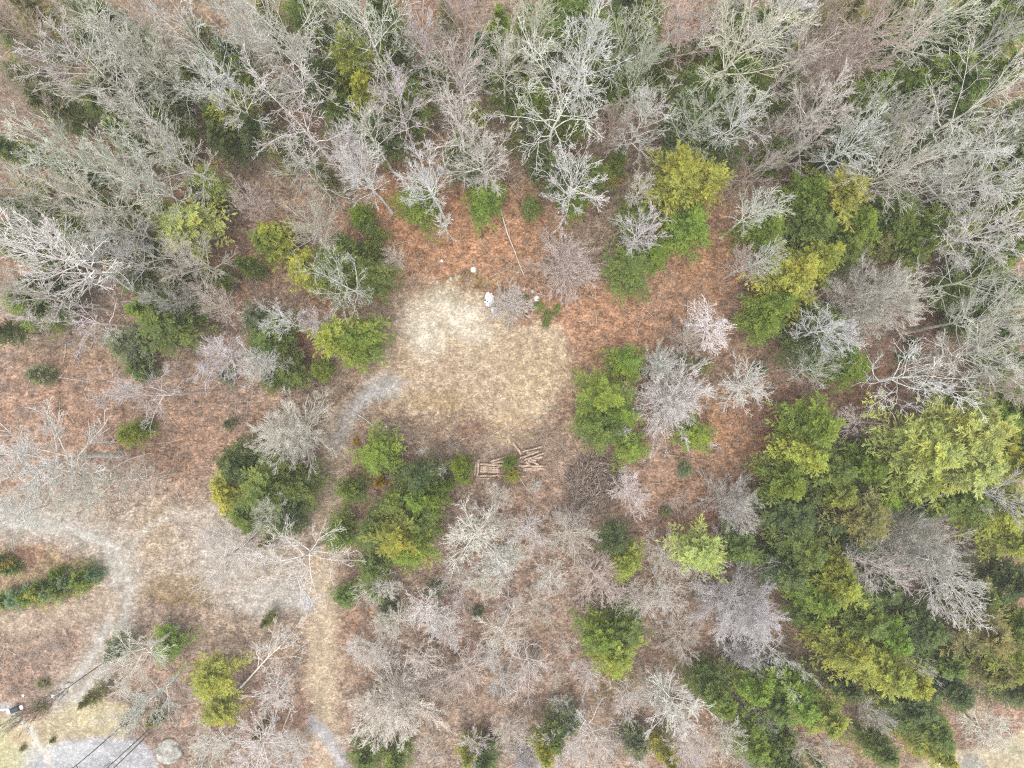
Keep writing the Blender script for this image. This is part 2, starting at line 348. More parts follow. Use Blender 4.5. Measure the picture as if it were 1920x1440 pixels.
# ------------------------------------------------------------------ bare broadleaf trees
def walk(p0, d, L, K, crook, up, rng):
    """grow polylines from p0 (B,3) along d (B,3)"""
    B = len(p0); P = np.zeros((B, K, 3)); P[:, 0] = p0; step = (L / (K - 1))[:, None]
    for k in range(1, K):
        P[:, k] = P[:, k - 1] + d * step
        d = nrm(d + rng.randn(B, 3) * crook + np.array([0, 0, up]))
    return P
def branch(P, R, L, n, u0, u1, ang, fac, K, crook, up, rmin, rfac, rng, short=.55):
    B, Kp, _ = P.shape
    idx = np.repeat(np.arange(B), n); u = rng.uniform(u0, u1, len(idx)); t = u * (Kp - 1); a = np.minimum(t.astype(int), Kp - 2); f = (t - a)[:, None]
    p = P[idx, a] * (1 - f) + P[idx, a + 1] * f
    T = nrm(P[idx, a + 1] - P[idx, a]); r = R[idx, a] * (1 - f[:, 0]) + R[idx, a + 1] * f[:, 0]
    q = nrm(np.cross(T, rng.randn(len(idx), 3)))
    an = np.radians(rng.normal(ang, 9, len(idx)))[:, None]
    d = nrm(np.cos(an) * T + np.sin(an) * q + np.array([0, 0, up]))
    ln = L[idx] * fac * (1 - short * u) * rng.uniform(.65, 1.25, len(idx))
    C = walk(p, d, ln, K, crook, up * .35, rng)
    r0 = np.maximum(r * rfac, rmin)
    return C, taper(r0, rmin, K), ln
def taper(r0, r1, K):
    t = np.linspace(0, 1, K)[None]; return r0[:, None] * (1 - t) + np.minimum(r1, r0)[:, None] * t if np.ndim(r1) else r0[:, None] * (1 - t) + r1 * t

STY = {  # first limb height, number of limbs, limb angle low/high, crook, up, children, twig radius
    'fan':    dict(h=19, R=4.6, lo=.50, n=20, a0=54, a1=20, cr=.06, up=.13, ang=33, c=(9, 5, 2), tw=.0145, tr=.22, top=.96),
    'gnarl':  dict(h=18, R=5.6, lo=.46, ang=44, n=11, a0=66, a1=32, cr=.17, up=.12, c=(8, 6, 2), tw=.0165, tr=.24, top=.80),
    'spread': dict(h=17, R=5.0, lo=.36, ang=38, n=22, a0=75, a1=28, cr=.14, up=.10, c=(8, 5, 3), tw=.0145, tr=.19, top=.90),
    'ball':   dict(h=10, R=4.0, lo=.14, ang=25, n=54, a0=74, a1=8, cr=.03, up=.05, c=(9, 6, 4), tw=.0125, tr=.12, top=.80),
    'sapling': dict(h=6, R=1.5, lo=.2, ang=36, n=16, a0=60, a1=20, cr=.10, up=.14, c=(6, 4, 0), tw=.012, tr=.045, top=.97),
}
def bare_tree_meshes(style, seed):
    s = STY[style]; rng = np.random.RandomState(seed); h, R = s['h'], s['R']
    K = 12; top = h * s['top']
    P = walk(np.zeros((1, 3)) - np.array([[0, 0, .3]]), np.array([[0, 0, 1.]]), np.array([top + .3]), K, .035 if style != 'gnarl' else .07, .05, rng)
    P[0, :, :2] -= np.linspace(0, 1, K)[:, None] * P[0, -1, :2] * .6
    Rr = s['tr'] * (1 - .82 * np.linspace(0, 1, K) ** 1.1)[None]; Rr[0, 0] *= 1.5
    n = s['n']; u = s['lo'] + (1 - s['lo']) * (np.arange(n) + rng.uniform(0, .9, n)) / n; u = np.minimum(u, .995)
    t = u * (K - 1); a = np.minimum(t.astype(int), K - 2); f = (t - a)[:, None]
    p = P[0, a] * (1 - f) + P[0, a + 1] * f; rr = Rr[0, a] * (1 - f[:, 0]) + Rr[0, a + 1] * f[:, 0]
    az = np.arange(n) * 2.39996 + rng.uniform(-.5, .5, n); w = (u - s['lo']) / (1 - s['lo'])
    an = np.radians(s['a0'] * (1 - w) + s['a1'] * w + rng.normal(0, 7, n))
    d = np.stack([np.sin(an) * np.cos(az), np.sin(an) * np.sin(az), np.cos(an)], 1)
    prof = (.62 + .5 * np.sin(np.pi * (.18 + .62 * w)))
    if style == 'ball': prof = np.full(n, 1.25)
    L1 = R * 1.05 * prof * rng.uniform(.75, 1.2, n)
    if style == 'gnarl': L1 *= 1.15
    P1 = walk(p, d, L1, 9, s['cr'], s['up'] * .5, rng); R1 = taper(np.maximum(rr * .52, .028), .012, 9)
    tv, tq = merge([tubes(P, Rr, 8), tubes(P1, R1, 5)])
    parts = []
    c = s['c']; crk = s['cr']; tw = s['tw']
    P2, R2, L2 = branch(P1, R1, L1, c[0], .15, 1, s['ang'], .52, 6, crk * .95, s['up'], tw * 1.25, .55, rng); parts.append(tubes(P2, R2, 4))
    P3, R3, L3 = branch(P2, R2, L2, c[1], .15, 1, s['ang'], .52, 5, crk * 1.2, s['up'] * .8, tw, .65, rng); parts.append(tubes(P3, R3, 3))
    if c[2]:
        P4, R4, L4 = branch(P3, R3, L3, c[2], .1, 1, 38, .62, 3, crk, s['up'] * .6, tw * .72, .8, rng, .4); parts.append(tubes(P4, R4, 3))
    cv, cq = merge(parts)
    # measured spread at crown height, so that copies can be scaled to a wanted radius
    rad = np.percentile(np.hypot(cv[:, 0], cv[:, 1]), 93)
    return (mesh_np('trunk', tv, tq, M_BARK, smooth=True), mesh_np('crown', cv, cq, M_BARK), rad, float(cv[:, 2].max()), float(np.median(cv[:, 2])))

# ------------------------------------------------------------------ evergreens
EST = {  # boughs, side twigs, clumps per twig, clump size, profile power, droop
    'hemlock': dict(h=14, R=3.5, nb=100, nt=15, nc=9, sz=(.18, .062), pw=.80, el=(-14, 42), lo=.30),
    'pine':    dict(h=15, R=3.8, nb=66, nt=13, nc=11, sz=(.21, .052), pw=.55, el=(-4, 38), lo=.48),
    'cone':    dict(h=7, R=2.2, nb=90, nt=11, nc=7, sz=(.14, .055), pw=.70, el=(-10, 45), lo=.12),
    'bush':    dict(h=2.4, R=1.1, nb=46, nt=8, nc=6, sz=(.10, .045), pw=.55, el=(0, 60), lo=.04),
}
def evergreen_meshes(style, seed):
    s = EST[style]; rng = np.random.RandomState(seed + 900); h, R = s['h'], s['R']; K = 8
    lean = rng.uniform(-.35, .35, 2) * (h / 14)
    tt = np.linspace(0, 1, K); P = np.stack([lean[0] * tt ** 2, lean[1] * tt ** 2, -.3 + (h * .97 + .3) * tt], 1)[None]
    Rr = (h * .0115 * (1 - .92 * tt))[None]
    nb = s['nb']; u = s['lo'] + (1 - s['lo']) * ((np.arange(nb) + rng.rand(nb)) / nb) ** .9; u = np.minimum(u, .985)
    az = np.arange(nb) * 2.39996 + rng.normal(0, .35, nb)
    w = (u - s['lo']) / (1 - s['lo'])
    prof = np.minimum((1 - w) ** s['pw'] + .10, 1.0) * (.78 + .22 * np.minimum(w / .15, 1))
    p1, p2, p3 = rng.rand(3) * 6.28
    lobe = 1 + .22 * np.sin(3 * az + p1 + 2.5 * w) + .17 * np.sin(5 * az + p2 - 4 * w) + .1 * np.sin(2 * az + p3)
    L = R * prof * lobe * rng.uniform(.60, 1.15, nb)
    el = np.radians(s['el'][0] * (1 - w) + s['el'][1] * w + rng.normal(0, 6, nb))
    p = np.stack([lean[0] * u ** 2, lean[1] * u ** 2, u * h], 1)
    d = np.stack([np.cos(el) * np.cos(az), np.cos(el) * np.sin(az), np.sin(el)], 1)
    PB = walk(p, d, L, 6, .07, -.01, rng); RB = taper(np.full(nb, .035 * h / 14 + .01), .006, 6)
    # side twigs, flat sprays
    nt = s['nt']; idx = np.repeat(np.arange(nb), nt); uu = np.tile(np.linspace(.12, 1, nt), nb) + rng.uniform(-.04, .04, nb * nt); uu = np.clip(uu, .05, 1)
    t = uu * 5; a = np.minimum(t.astype(int), 4); f = (t - a)[:, None]
    q = PB[idx, a] * (1 - f) + PB[idx, a + 1] * f; T = nrm(PB[idx, a + 1] - PB[idx, a])
    side = np.where(np.tile(np.arange(nt), nb) % 2 == 0, 1., -1.); an = side * np.radians(rng.normal(52, 12, len(idx))) * np.where(uu > .97, .2, 1)
    ca, sa = np.cos(an), np.sin(an)
    dd = np.stack([T[:, 0] * ca - T[:, 1] * sa, T[:, 0] * sa + T[:, 1] * ca, T[:, 2] + rng.normal(.0, .12, len(idx))], 1); dd = nrm(dd)
    lt = np.maximum(L[idx] * .46 * (1.08 - uu * .72), .22 * R / 3.5) * rng.uniform(.7, 1.2, len(idx))
    PT = walk(q, dd, lt, 3, .1, -.02, rng)
    RT = taper(np.full(len(idx), .010), .004, 3)
    bv, bq = merge([tubes(P, Rr, 8), tubes(PB, RB, 4)])
    # needle clumps along the twigs
    nc = s['nc']; j = np.repeat(np.arange(len(idx)), nc); v = rng.uniform(.05, 1.08, len(j)); tt2 = np.clip(v * 2, 0, 1.999); b = tt2.astype(int); f = (v * 2 - b)[:, None]
    c = PT[j, b] * (1 - f) + PT[j, b + 1] * f; c = c + rng.normal(0, s['sz'][0] * .38, c.shape) * np.array([1, 1, .7])
    ax = nrm(nrm(PT[j, b + 1] - PT[j, b]) + rng.normal(0, .38, c.shape))
    up = nrm(rng.normal(0, .38, c.shape) + np.array([0, 0, 1.])); wd = nrm(np.cross(ax, up))
    sl = s['sz'][0] * rng.uniform(.7, 1.3, len(j))[:, None]; sw = s['sz'][1] * rng.uniform(.7, 1.3, len(j))[:, None]
    Vq = np.stack([c - ax * sl, c + wd * sw - ax * sl * .15, c + ax * sl, c - wd * sw - ax * sl * .15], 1).reshape(-1, 3)
    Fq = np.arange(len(j) * 4).reshape(-1, 4)
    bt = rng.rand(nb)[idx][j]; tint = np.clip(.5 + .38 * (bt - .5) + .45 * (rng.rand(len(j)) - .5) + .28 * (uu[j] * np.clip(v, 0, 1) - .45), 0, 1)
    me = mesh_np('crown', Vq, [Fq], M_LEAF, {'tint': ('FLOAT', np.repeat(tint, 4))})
    rad = np.percentile(np.hypot(Vq[:, 0], Vq[:, 1]), 97)
    return mesh_np('trunk', bv, bq, M_BARK, smooth=True), me, rad, float(h), float(h * (.45 if s['lo'] < .2 else .58))

BARE = {k: [bare_tree_meshes(k, 11 * i + ord(k[0])) for i in range(n)] for k, n in (('fan', 4), ('gnarl', 4), ('spread', 3), ('ball', 2), ('sapling', 2))}
EVER = {k: [evergreen_meshes(k, 7 * i + ord(k[0])) for i in range(n)] for k, n in (('hemlock', 4), ('pine', 3), ('cone', 2), ('bush', 2))}

DC = {'grey': (.63, .595, .545), 'white': (.77, .735, .695), 'green': (.58, .585, .48), 'pink': (.56, .485, .435), 'brown': (.46, .37, .30), 'dark': (.15, .13, .11), 'violet': (.64, .59, .57), 'tan': (.60, .53, .46)}
EC = {'bright': (.215, .300, .055), 'green': (.180, .240, .065), 'dark': (.135, .185, .068), 'yellow': (.345, .375, .082), 'pale': (.42, .475, .16), 'olive': (.28, .275, .12), 'dim': (.22, .25, .14), 'gold': (.46, .33, .06), 'blue': (.20, .29, .16)}
ADJ = {'grey': 'grey', 'white': 'whitish', 'green': 'greenish grey', 'pink': 'pinkish grey', 'brown': 'brownish', 'dark': 'dark', 'violet': 'violet grey', 'tan': 'tan',
       'bright': 'bright green', 'yellow': 'yellow green', 'pale': 'pale green', 'olive': 'olive green', 'dim': 'dull green', 'gold': 'golden yellow', 'blue': 'bluish green'}
SHP = {'fan': 'fan shaped', 'gnarl': 'crooked limbed', 'spread': 'spreading', 'ball': 'round dense', 'sapling': 'thin'}
GRP = {'fan': 'bare trees of the forest', 'gnarl': 'bare trees of the forest', 'spread': 'bare trees of the forest', 'ball': 'bare trees of the forest', 'sapling': 'bare saplings in the understory',
       'hemlock': 'evergreen trees of the forest', 'pine': 'evergreen trees of the forest', 'cone': 'small evergreens of the forest', 'bush': 'small evergreens of the forest'}
NAME = {'sapling': 'bare_sapling', 'hemlock': 'hemlock_tree', 'pine': 'pine_tree', 'cone': 'young_evergreen', 'bush': 'evergreen_bush'}
used = set()
ONES = 'zero one two three four five six seven eight nine ten eleven twelve thirteen fourteen fifteen sixteen seventeen eighteen nineteen'.split()
TENS = '. . twenty thirty forty fifty sixty seventy eighty ninety'.split()
def words_of(n):
    n = min(max(int(n), 1), 99)
    return ONES[n] if n < 20 else TENS[n // 10] + (' ' + ONES[n % 10] if n % 10 else '')
LANDMARKS = [(1064, 497, 'the round tan bush'), (957, 870, 'the log pile'), (1112, 905, 'the brush pile'), (668, 130, 'the tall yellow green evergreen near the top'), (1285, 375, 'the twin yellow green evergreens'),
    (542, 812, 'the round dense pale grey tree'), (1258, 755, 'the large violet white tree by the clearing'), (1740, 825, 'the large pale green pine'), (862, 235, 'the hand shaped white tree'),
    (1052, 185, 'the tall white tree north of the clearing'), (368, 428, 'the larger pale yellow pine'), (315, 605, 'the large round dark evergreen'), (262, 738, 'the long lying white tree'),
    (738, 1318, 'the dense grey tree near the bottom'), (752, 998, 'the cluster south of the clearing'), (1150, 1215, 'the lone yellow green evergreen'), (1392, 1130, 'the large lower right violet tree'),
    (1705, 1020, 'the very broad grey tree'), (1640, 1235, 'the large yellow lower right evergreen'), (412, 1262, 'the lone yellow green pine'), (100, 1110, 'the curved row of bushes'), (600, 1200, 'the lower dirt track'),
    (0, 0, 'the upper left corner'), (1920, 0, 'the upper right corner'), (1920, 1440, 'the lower right corner'), (400, 1040, 'the open yard'), (685, 740, 'the gravel streak')]
DIRS = ['to the right of', 'above and right of', 'above', 'above and left of', 'to the left of', 'below and left of', 'below', 'below and right of']
def auto_label(kind, style, c, x, y, r):
    size = 'small ' if r < 28 else 'broad ' if r >= 70 else ''
    if kind == 'D': t = f"{size}{ADJ[c]} {SHP[style]} bare {'sapling' if style == 'sapling' else 'tree'}"
    else: t = f"{size}{ADJ.get(c, c)} {'bush' if style == 'bush' else 'evergreen'}"
    x, y = min(max(x, 0), 1920), min(max(y, 0), 1440)
    d, lx, ly, ln = min((math.hypot(x - lx, y - ly), lx, ly, ln) for lx, ly, ln in LANDMARKS)
    if 12 < d < 135:
        k = round(math.atan2(ly - y, x - lx) / (math.pi / 4)) % 8
        if 'corner' in ln: lab = f'{t} close to {ln}'
        else: lab = f'{t} {DIRS[k]} {ln}'
        if lab not in used and len(lab.split()) <= 16: return lab
    X, Y = round(x / 19.2), round(y / 14.4)
    for e in range(9):
        lab = f'{t}, {words_of(X + e)} percent across and {words_of(Y)} percent down'
        if lab not in used: return lab
rt = random.Random(77)
def jit(c, k=.10):
    f = 1 + rt.uniform(-k, k); return tuple(min(max(v * f * (1 + rt.uniform(-k * .5, k * .5)), .01), .9) for v in c)
def place(kind, style, x, y, r, h, c, label='', rot=None, base=False, group=True):
    lib = BARE if kind == 'D' else EVER
    mt, mc, rad, h0, zc0 = rt.choice(lib[style])
    if kind == 'E':
        if style in ('hemlock', 'pine'): r *= 1.10; h *= .86
        if style == 'cone': h *= .85
        if style == 'bush': r *= 1.3
    elif h >= 12: h *= 1.14
    zc = h * zc0 / h0
    wx, wy, _ = pw(x, y, 0 if base else zc)
    Rm = r * (HC - zc) / F
    o = bpy.data.objects.new(NAME.get(style, 'bare_tree'), None); COL.objects.link(o); o.empty_display_size = .5
    o.location = (wx, wy, 0); o.rotation_euler = (0, 0, rt.uniform(0, 6.28) if rot is None else rot); s = Rm / rad; o.scale = (s * rt.uniform(.94, 1.06), s * rt.uniform(.94, 1.06), h / h0)
    cc = jit((DC if kind == 'D' else EC)[c])
    kk = (1.06, .93) if kind == 'D' else (1, 1)
    a = link('trunk', mt, o, color=tuple(v * kk[0] for v in cc) if kind == 'D' else (.22, .17, .13)); b = link('crown', mc, o, color=tuple(v * kk[1] for v in cc))
    lab = label or auto_label(kind, style, c, x, y, r)
    if lab in used: raise ValueError('dup label ' + lab)
    used.add(lab)
    tag(o, lab, ('evergreen bush' if style == 'bush' else 'evergreen tree') if kind == 'E' else ('bare sapling' if style == 'sapling' else 'bare tree'), GRP[style] if group else None)
    return o

def place_leaning(style, c, bx, by, tx, ty, zt, r, label):
    """a tree that leans or has been thrown: base and top given"""
    o = place('D', style, bx, by, r, 14, c, label, base=True)
    A = Vector(pw(bx, by, 0)); B = Vector(pw(tx, ty, zt)); v = B - A; s = o.scale
    h0 = BARE[style][0][3]
    o.location = A; o.rotation_euler = v.to_track_quat('Z', 'Y').to_euler(); o.scale = (s[0], s[1], v.length / h0)

# ------------------------------------------------------------------ the trees, one by one: style, colour, crown centre in the photo, crown radius, height (m), label
ST = dict(f='fan', g='gnarl', s='spread', b='ball', k='sapling', h='hemlock', p='pine', c='cone', u='bush')
BARE_LIST = '''
f grey 150 120 88 19
f green 245 85 76 18
g white 375 85 74 20|dense whitish bare tree with a long pale trunk, upper left
s green 300 130 66 17
s brown 55 60 60 17
f white 415 175 52 17
s grey 262 215 62 18
f grey 105 275 74 18
f grey 310 290 62 18
f green 205 305 60 17
s green 190 375 84 18
f grey 270 340 54 17
f green 40 350 72 18
s brown 60 225 56 16
f brown 18 150 50 16
f green 30 425 56 16
f grey 215 425 54 16
f green 150 20 54 17
f grey 260 15 46 17
g brown 330 20 46 17
f grey 455 30 56 17
f green 540 85 88 19|greenish grey bare tree left of the tall yellow green evergreen near the top
g white 685 40 82 20|whitish bare tree with thick limbs at the top edge, left of the middle
g white 555 225 98 20|broad whitish crooked bare tree with leaning trunk, between two upper left evergreens
s white 742 190 66 18|whitish bare tree in front of the tall yellow green evergreen near the top
f white 688 235 40 15
s pink 865 30 62 17
f pink 855 140 68 17
g white 862 235 72 19|bare tree with heavy white limbs spread like a hand, above the clearing
f grey 905 290 68 16
g grey 580 330 66 17
f white 680 320 56 18
f violet 650 285 44 16
f white 802 335 52 17|compact whitish bare tree above a bright green bush, north of the clearing
k white 830 418 26 8|small whitish bare sapling on rust leaves just below a bright evergreen
f pink 592 430 52 13
f grey 942 110 52 17
f grey 790 75 50 17
f green 620 15 46 17
f grey 470 70 46 17
g white 1052 185 104 21|broad whitish bare tree with long trunk rising from the woods north of the clearing
f white 1095 95 82 21|tall whitish bare tree behind the broad white one, upper middle
f green 1005 60 62 19
g green 1180 60 72 20|greenish white bare tree with a crooked trunk near the top edge, right of the middle
s green 1200 140 60 18
f pink 1275 55 62 17
s white 1203 225 60 17|whitish bare tree with a curved trunk left of the dark evergreens, upper right
s white 1075 340 66 16|whitish bare tree above the tan round bush, right of middle above the clearing
f white 1202 350 32 12
f violet 1208 432 46 14|violet white bare tree between the large yellow evergreen and the bright bush beside it
f green 1405 70 88 20|greenish white bare tree with a leaning trunk at the top edge, three quarters across
f brown 1150 230 40 15
s green 1305 225 60 17
f white 1392 215 58 17
g pink 1432 305 50 16
f white 1428 392 42 15
f grey 1350 20 50 17
b tan 1064 497 70 6.5|round tan bare bush on rust red leaves at the upper right of the clearing
f white 1475 25 58 18
f grey 1490 110 50 17
f brown 1620 65 84 19|broad brownish fan shaped bare tree near the top edge at the right
s pink 1555 130 56 17
f brown 1540 45 58 17
f green 1755 35 84 19
f grey 1885 50 50 18
g green 1640 195 76 18
f white 1545 195 52 17
s grey 1548 245 50 16
f white 1605 262 54 17
g pink 1465 225 58 17
g white 1850 185 108 20|broad whitish crooked limbed bare tree at the right edge, upper part
g white 1770 275 88 19
f pink 1678 312 74 17
f grey 1850 325 74 18
f white 1855 438 74 18
s grey 1745 345 50 17
g violet 1485 280 40 15
g white 1795 420 30 16
f grey 1690 230 50 17
s grey 1902 250 54 17
f white 110 490 92 19|broad whitish bare tree with trunk lying toward the right, left edge near mid height
s grey 215 480 66 17
f green 18 545 56 18
g white 145 600 74 17|whitish crooked bare tree left of the large dark evergreen
f pink 352 490 56 15
f pink 412 580 44 12
s grey 308 560 34 14
f violet 398 672 50 12|violet white bare tree above and right of the long lying white bare tree, left half
f white 472 688 36 12
g violet 262 738 74 17|elongated violet white bare tree over bare rust ground, a quarter in from the left edge
f grey 70 880 100 16
f grey 165 905 66 14
f pink 255 905 50 11
f grey 40 965 60 13
k brown 60 775 22 6
b white 542 812 74 14|round dense pale grey bare tree beside the gravel streak, left of the clearing
g white 638 530 66 17|whitish crooked bare tree reaching over the evergreens at the left rim of the clearing
s white 524 600 36 14
s white 594 606 34 13
f grey 500 685 34 11
k white 793 847 13 6|tiny whitish bare sapling standing against the dark evergreens left of the log pile
k white 829 876 15 6|tiny whitish crooked sapling between the evergreens just left of the log pile
k grey 733 890 13 6
b violet 957 572 42 4.5|violet white bare bush at the top rim of the clearing beside a white heap
s pink 925 972 44 7
b white 1258 758 88 11|large dense whitish bare tree right of the big evergreens at the clearing
b white 1238 685 40 9
k white 1170 805 16 9|tiny whitish sapling poking out of the evergreens right of the clearing
f white 1335 605 50 9
f grey 1393 722 54 8
s pink 1290 640 34 7
b violet 1372 942 56 10|dense violet white bare tree above the pale green evergreen, right of the brush pile
k violet 1004 912 15 4|tiny violet white sapling below the log pile
b grey 1615 560 88 16|broad dense grey bare tree between evergreens at the right, above mid height
f white 1560 612 52 15
f grey 1690 565 50 15
g white 1735 705 88 17|whitish bare tree with a forked trunk above the pale green pine, right side
g green 1850 520 84 18
f grey 1870 600 66 17
f grey 1850 665 70 16
f pink 1895 720 46 15
f grey 1900 940 48 15
s grey 1530 690 36 13
f white 1440 480 30 14
f grey 240 1245 58 12
f grey 262 1325 54 12
g white 560 1055 92 12|bare tree with long arching pale limbs at the edge of the open yard
f green 497 960 36 14
f grey 515 1310 44 9
f grey 480 1400 66 8
f grey 400 1400 52 7
f grey 550 1420 44 8
b grey 738 1318 92 9|large dense grey bare tree right of the dirt track near the bottom
s grey 700 1225 36 8
f grey 890 1000 64 8
s white 795 1140 38 8
g grey 862 1120 32 8
s grey 840 1180 40 8
s pink 1070 1005 58 8
f grey 990 1000 40 7
s white 1035 1082 36 7
s pink 1120 1085 58 8
g grey 1000 1140 46 10
g white 993 1262 52 12|bare tree with bright white spreading limbs near the bottom, just right of the middle
f violet 1108 1268 34 8
g pink 1240 1095 54 9
b violet 1392 1130 84 13|large dense violet white bare tree left of the yellow evergreens, lower right
s tan 1278 1200 48 9
f tan 1225 1295 46 9
f white 1272 1330 62 12|whitish bare tree above the small yellow green evergreen near the bottom, right of middle
f grey 1300 1400 42 12
s white 1110 1400 60 13|whitish bare tree at the bottom edge right of the narrow yellow evergreen
f grey 1365 1385 38 9
k tan 1196 1415 26 6
b grey 1705 1020 92 15|very broad dense grey bare tree among evergreens in the lower right
f grey 1785 1085 74 15
s grey 1640 1065 56 14
g white 1462 1238 46 14|whitish bare tree just below the large violet one, lower right
g white 1718 1245 24 13
f grey 1860 1375 54 7
f grey 1645 1345 30 11
f pink 940 1190 50 7
f pink 1180 930 46 6
f grey 905 1090 44 7
f grey 950 1040 36 7
f pink 1200 1130 40 7
f pink 870 1260 44 6
f pink 960 1380 44 7
f grey 790 1240 34 6
f grey 380 1290 30 6
f pink 1330 1030 30 8
f tan 1500 1400 36 8
f grey 1570 1420 30 8
f pink 470 380 40 12
s pink 365 550 40 10
f pink 1400 500 36 10
f pink 740 480 26 9
'''
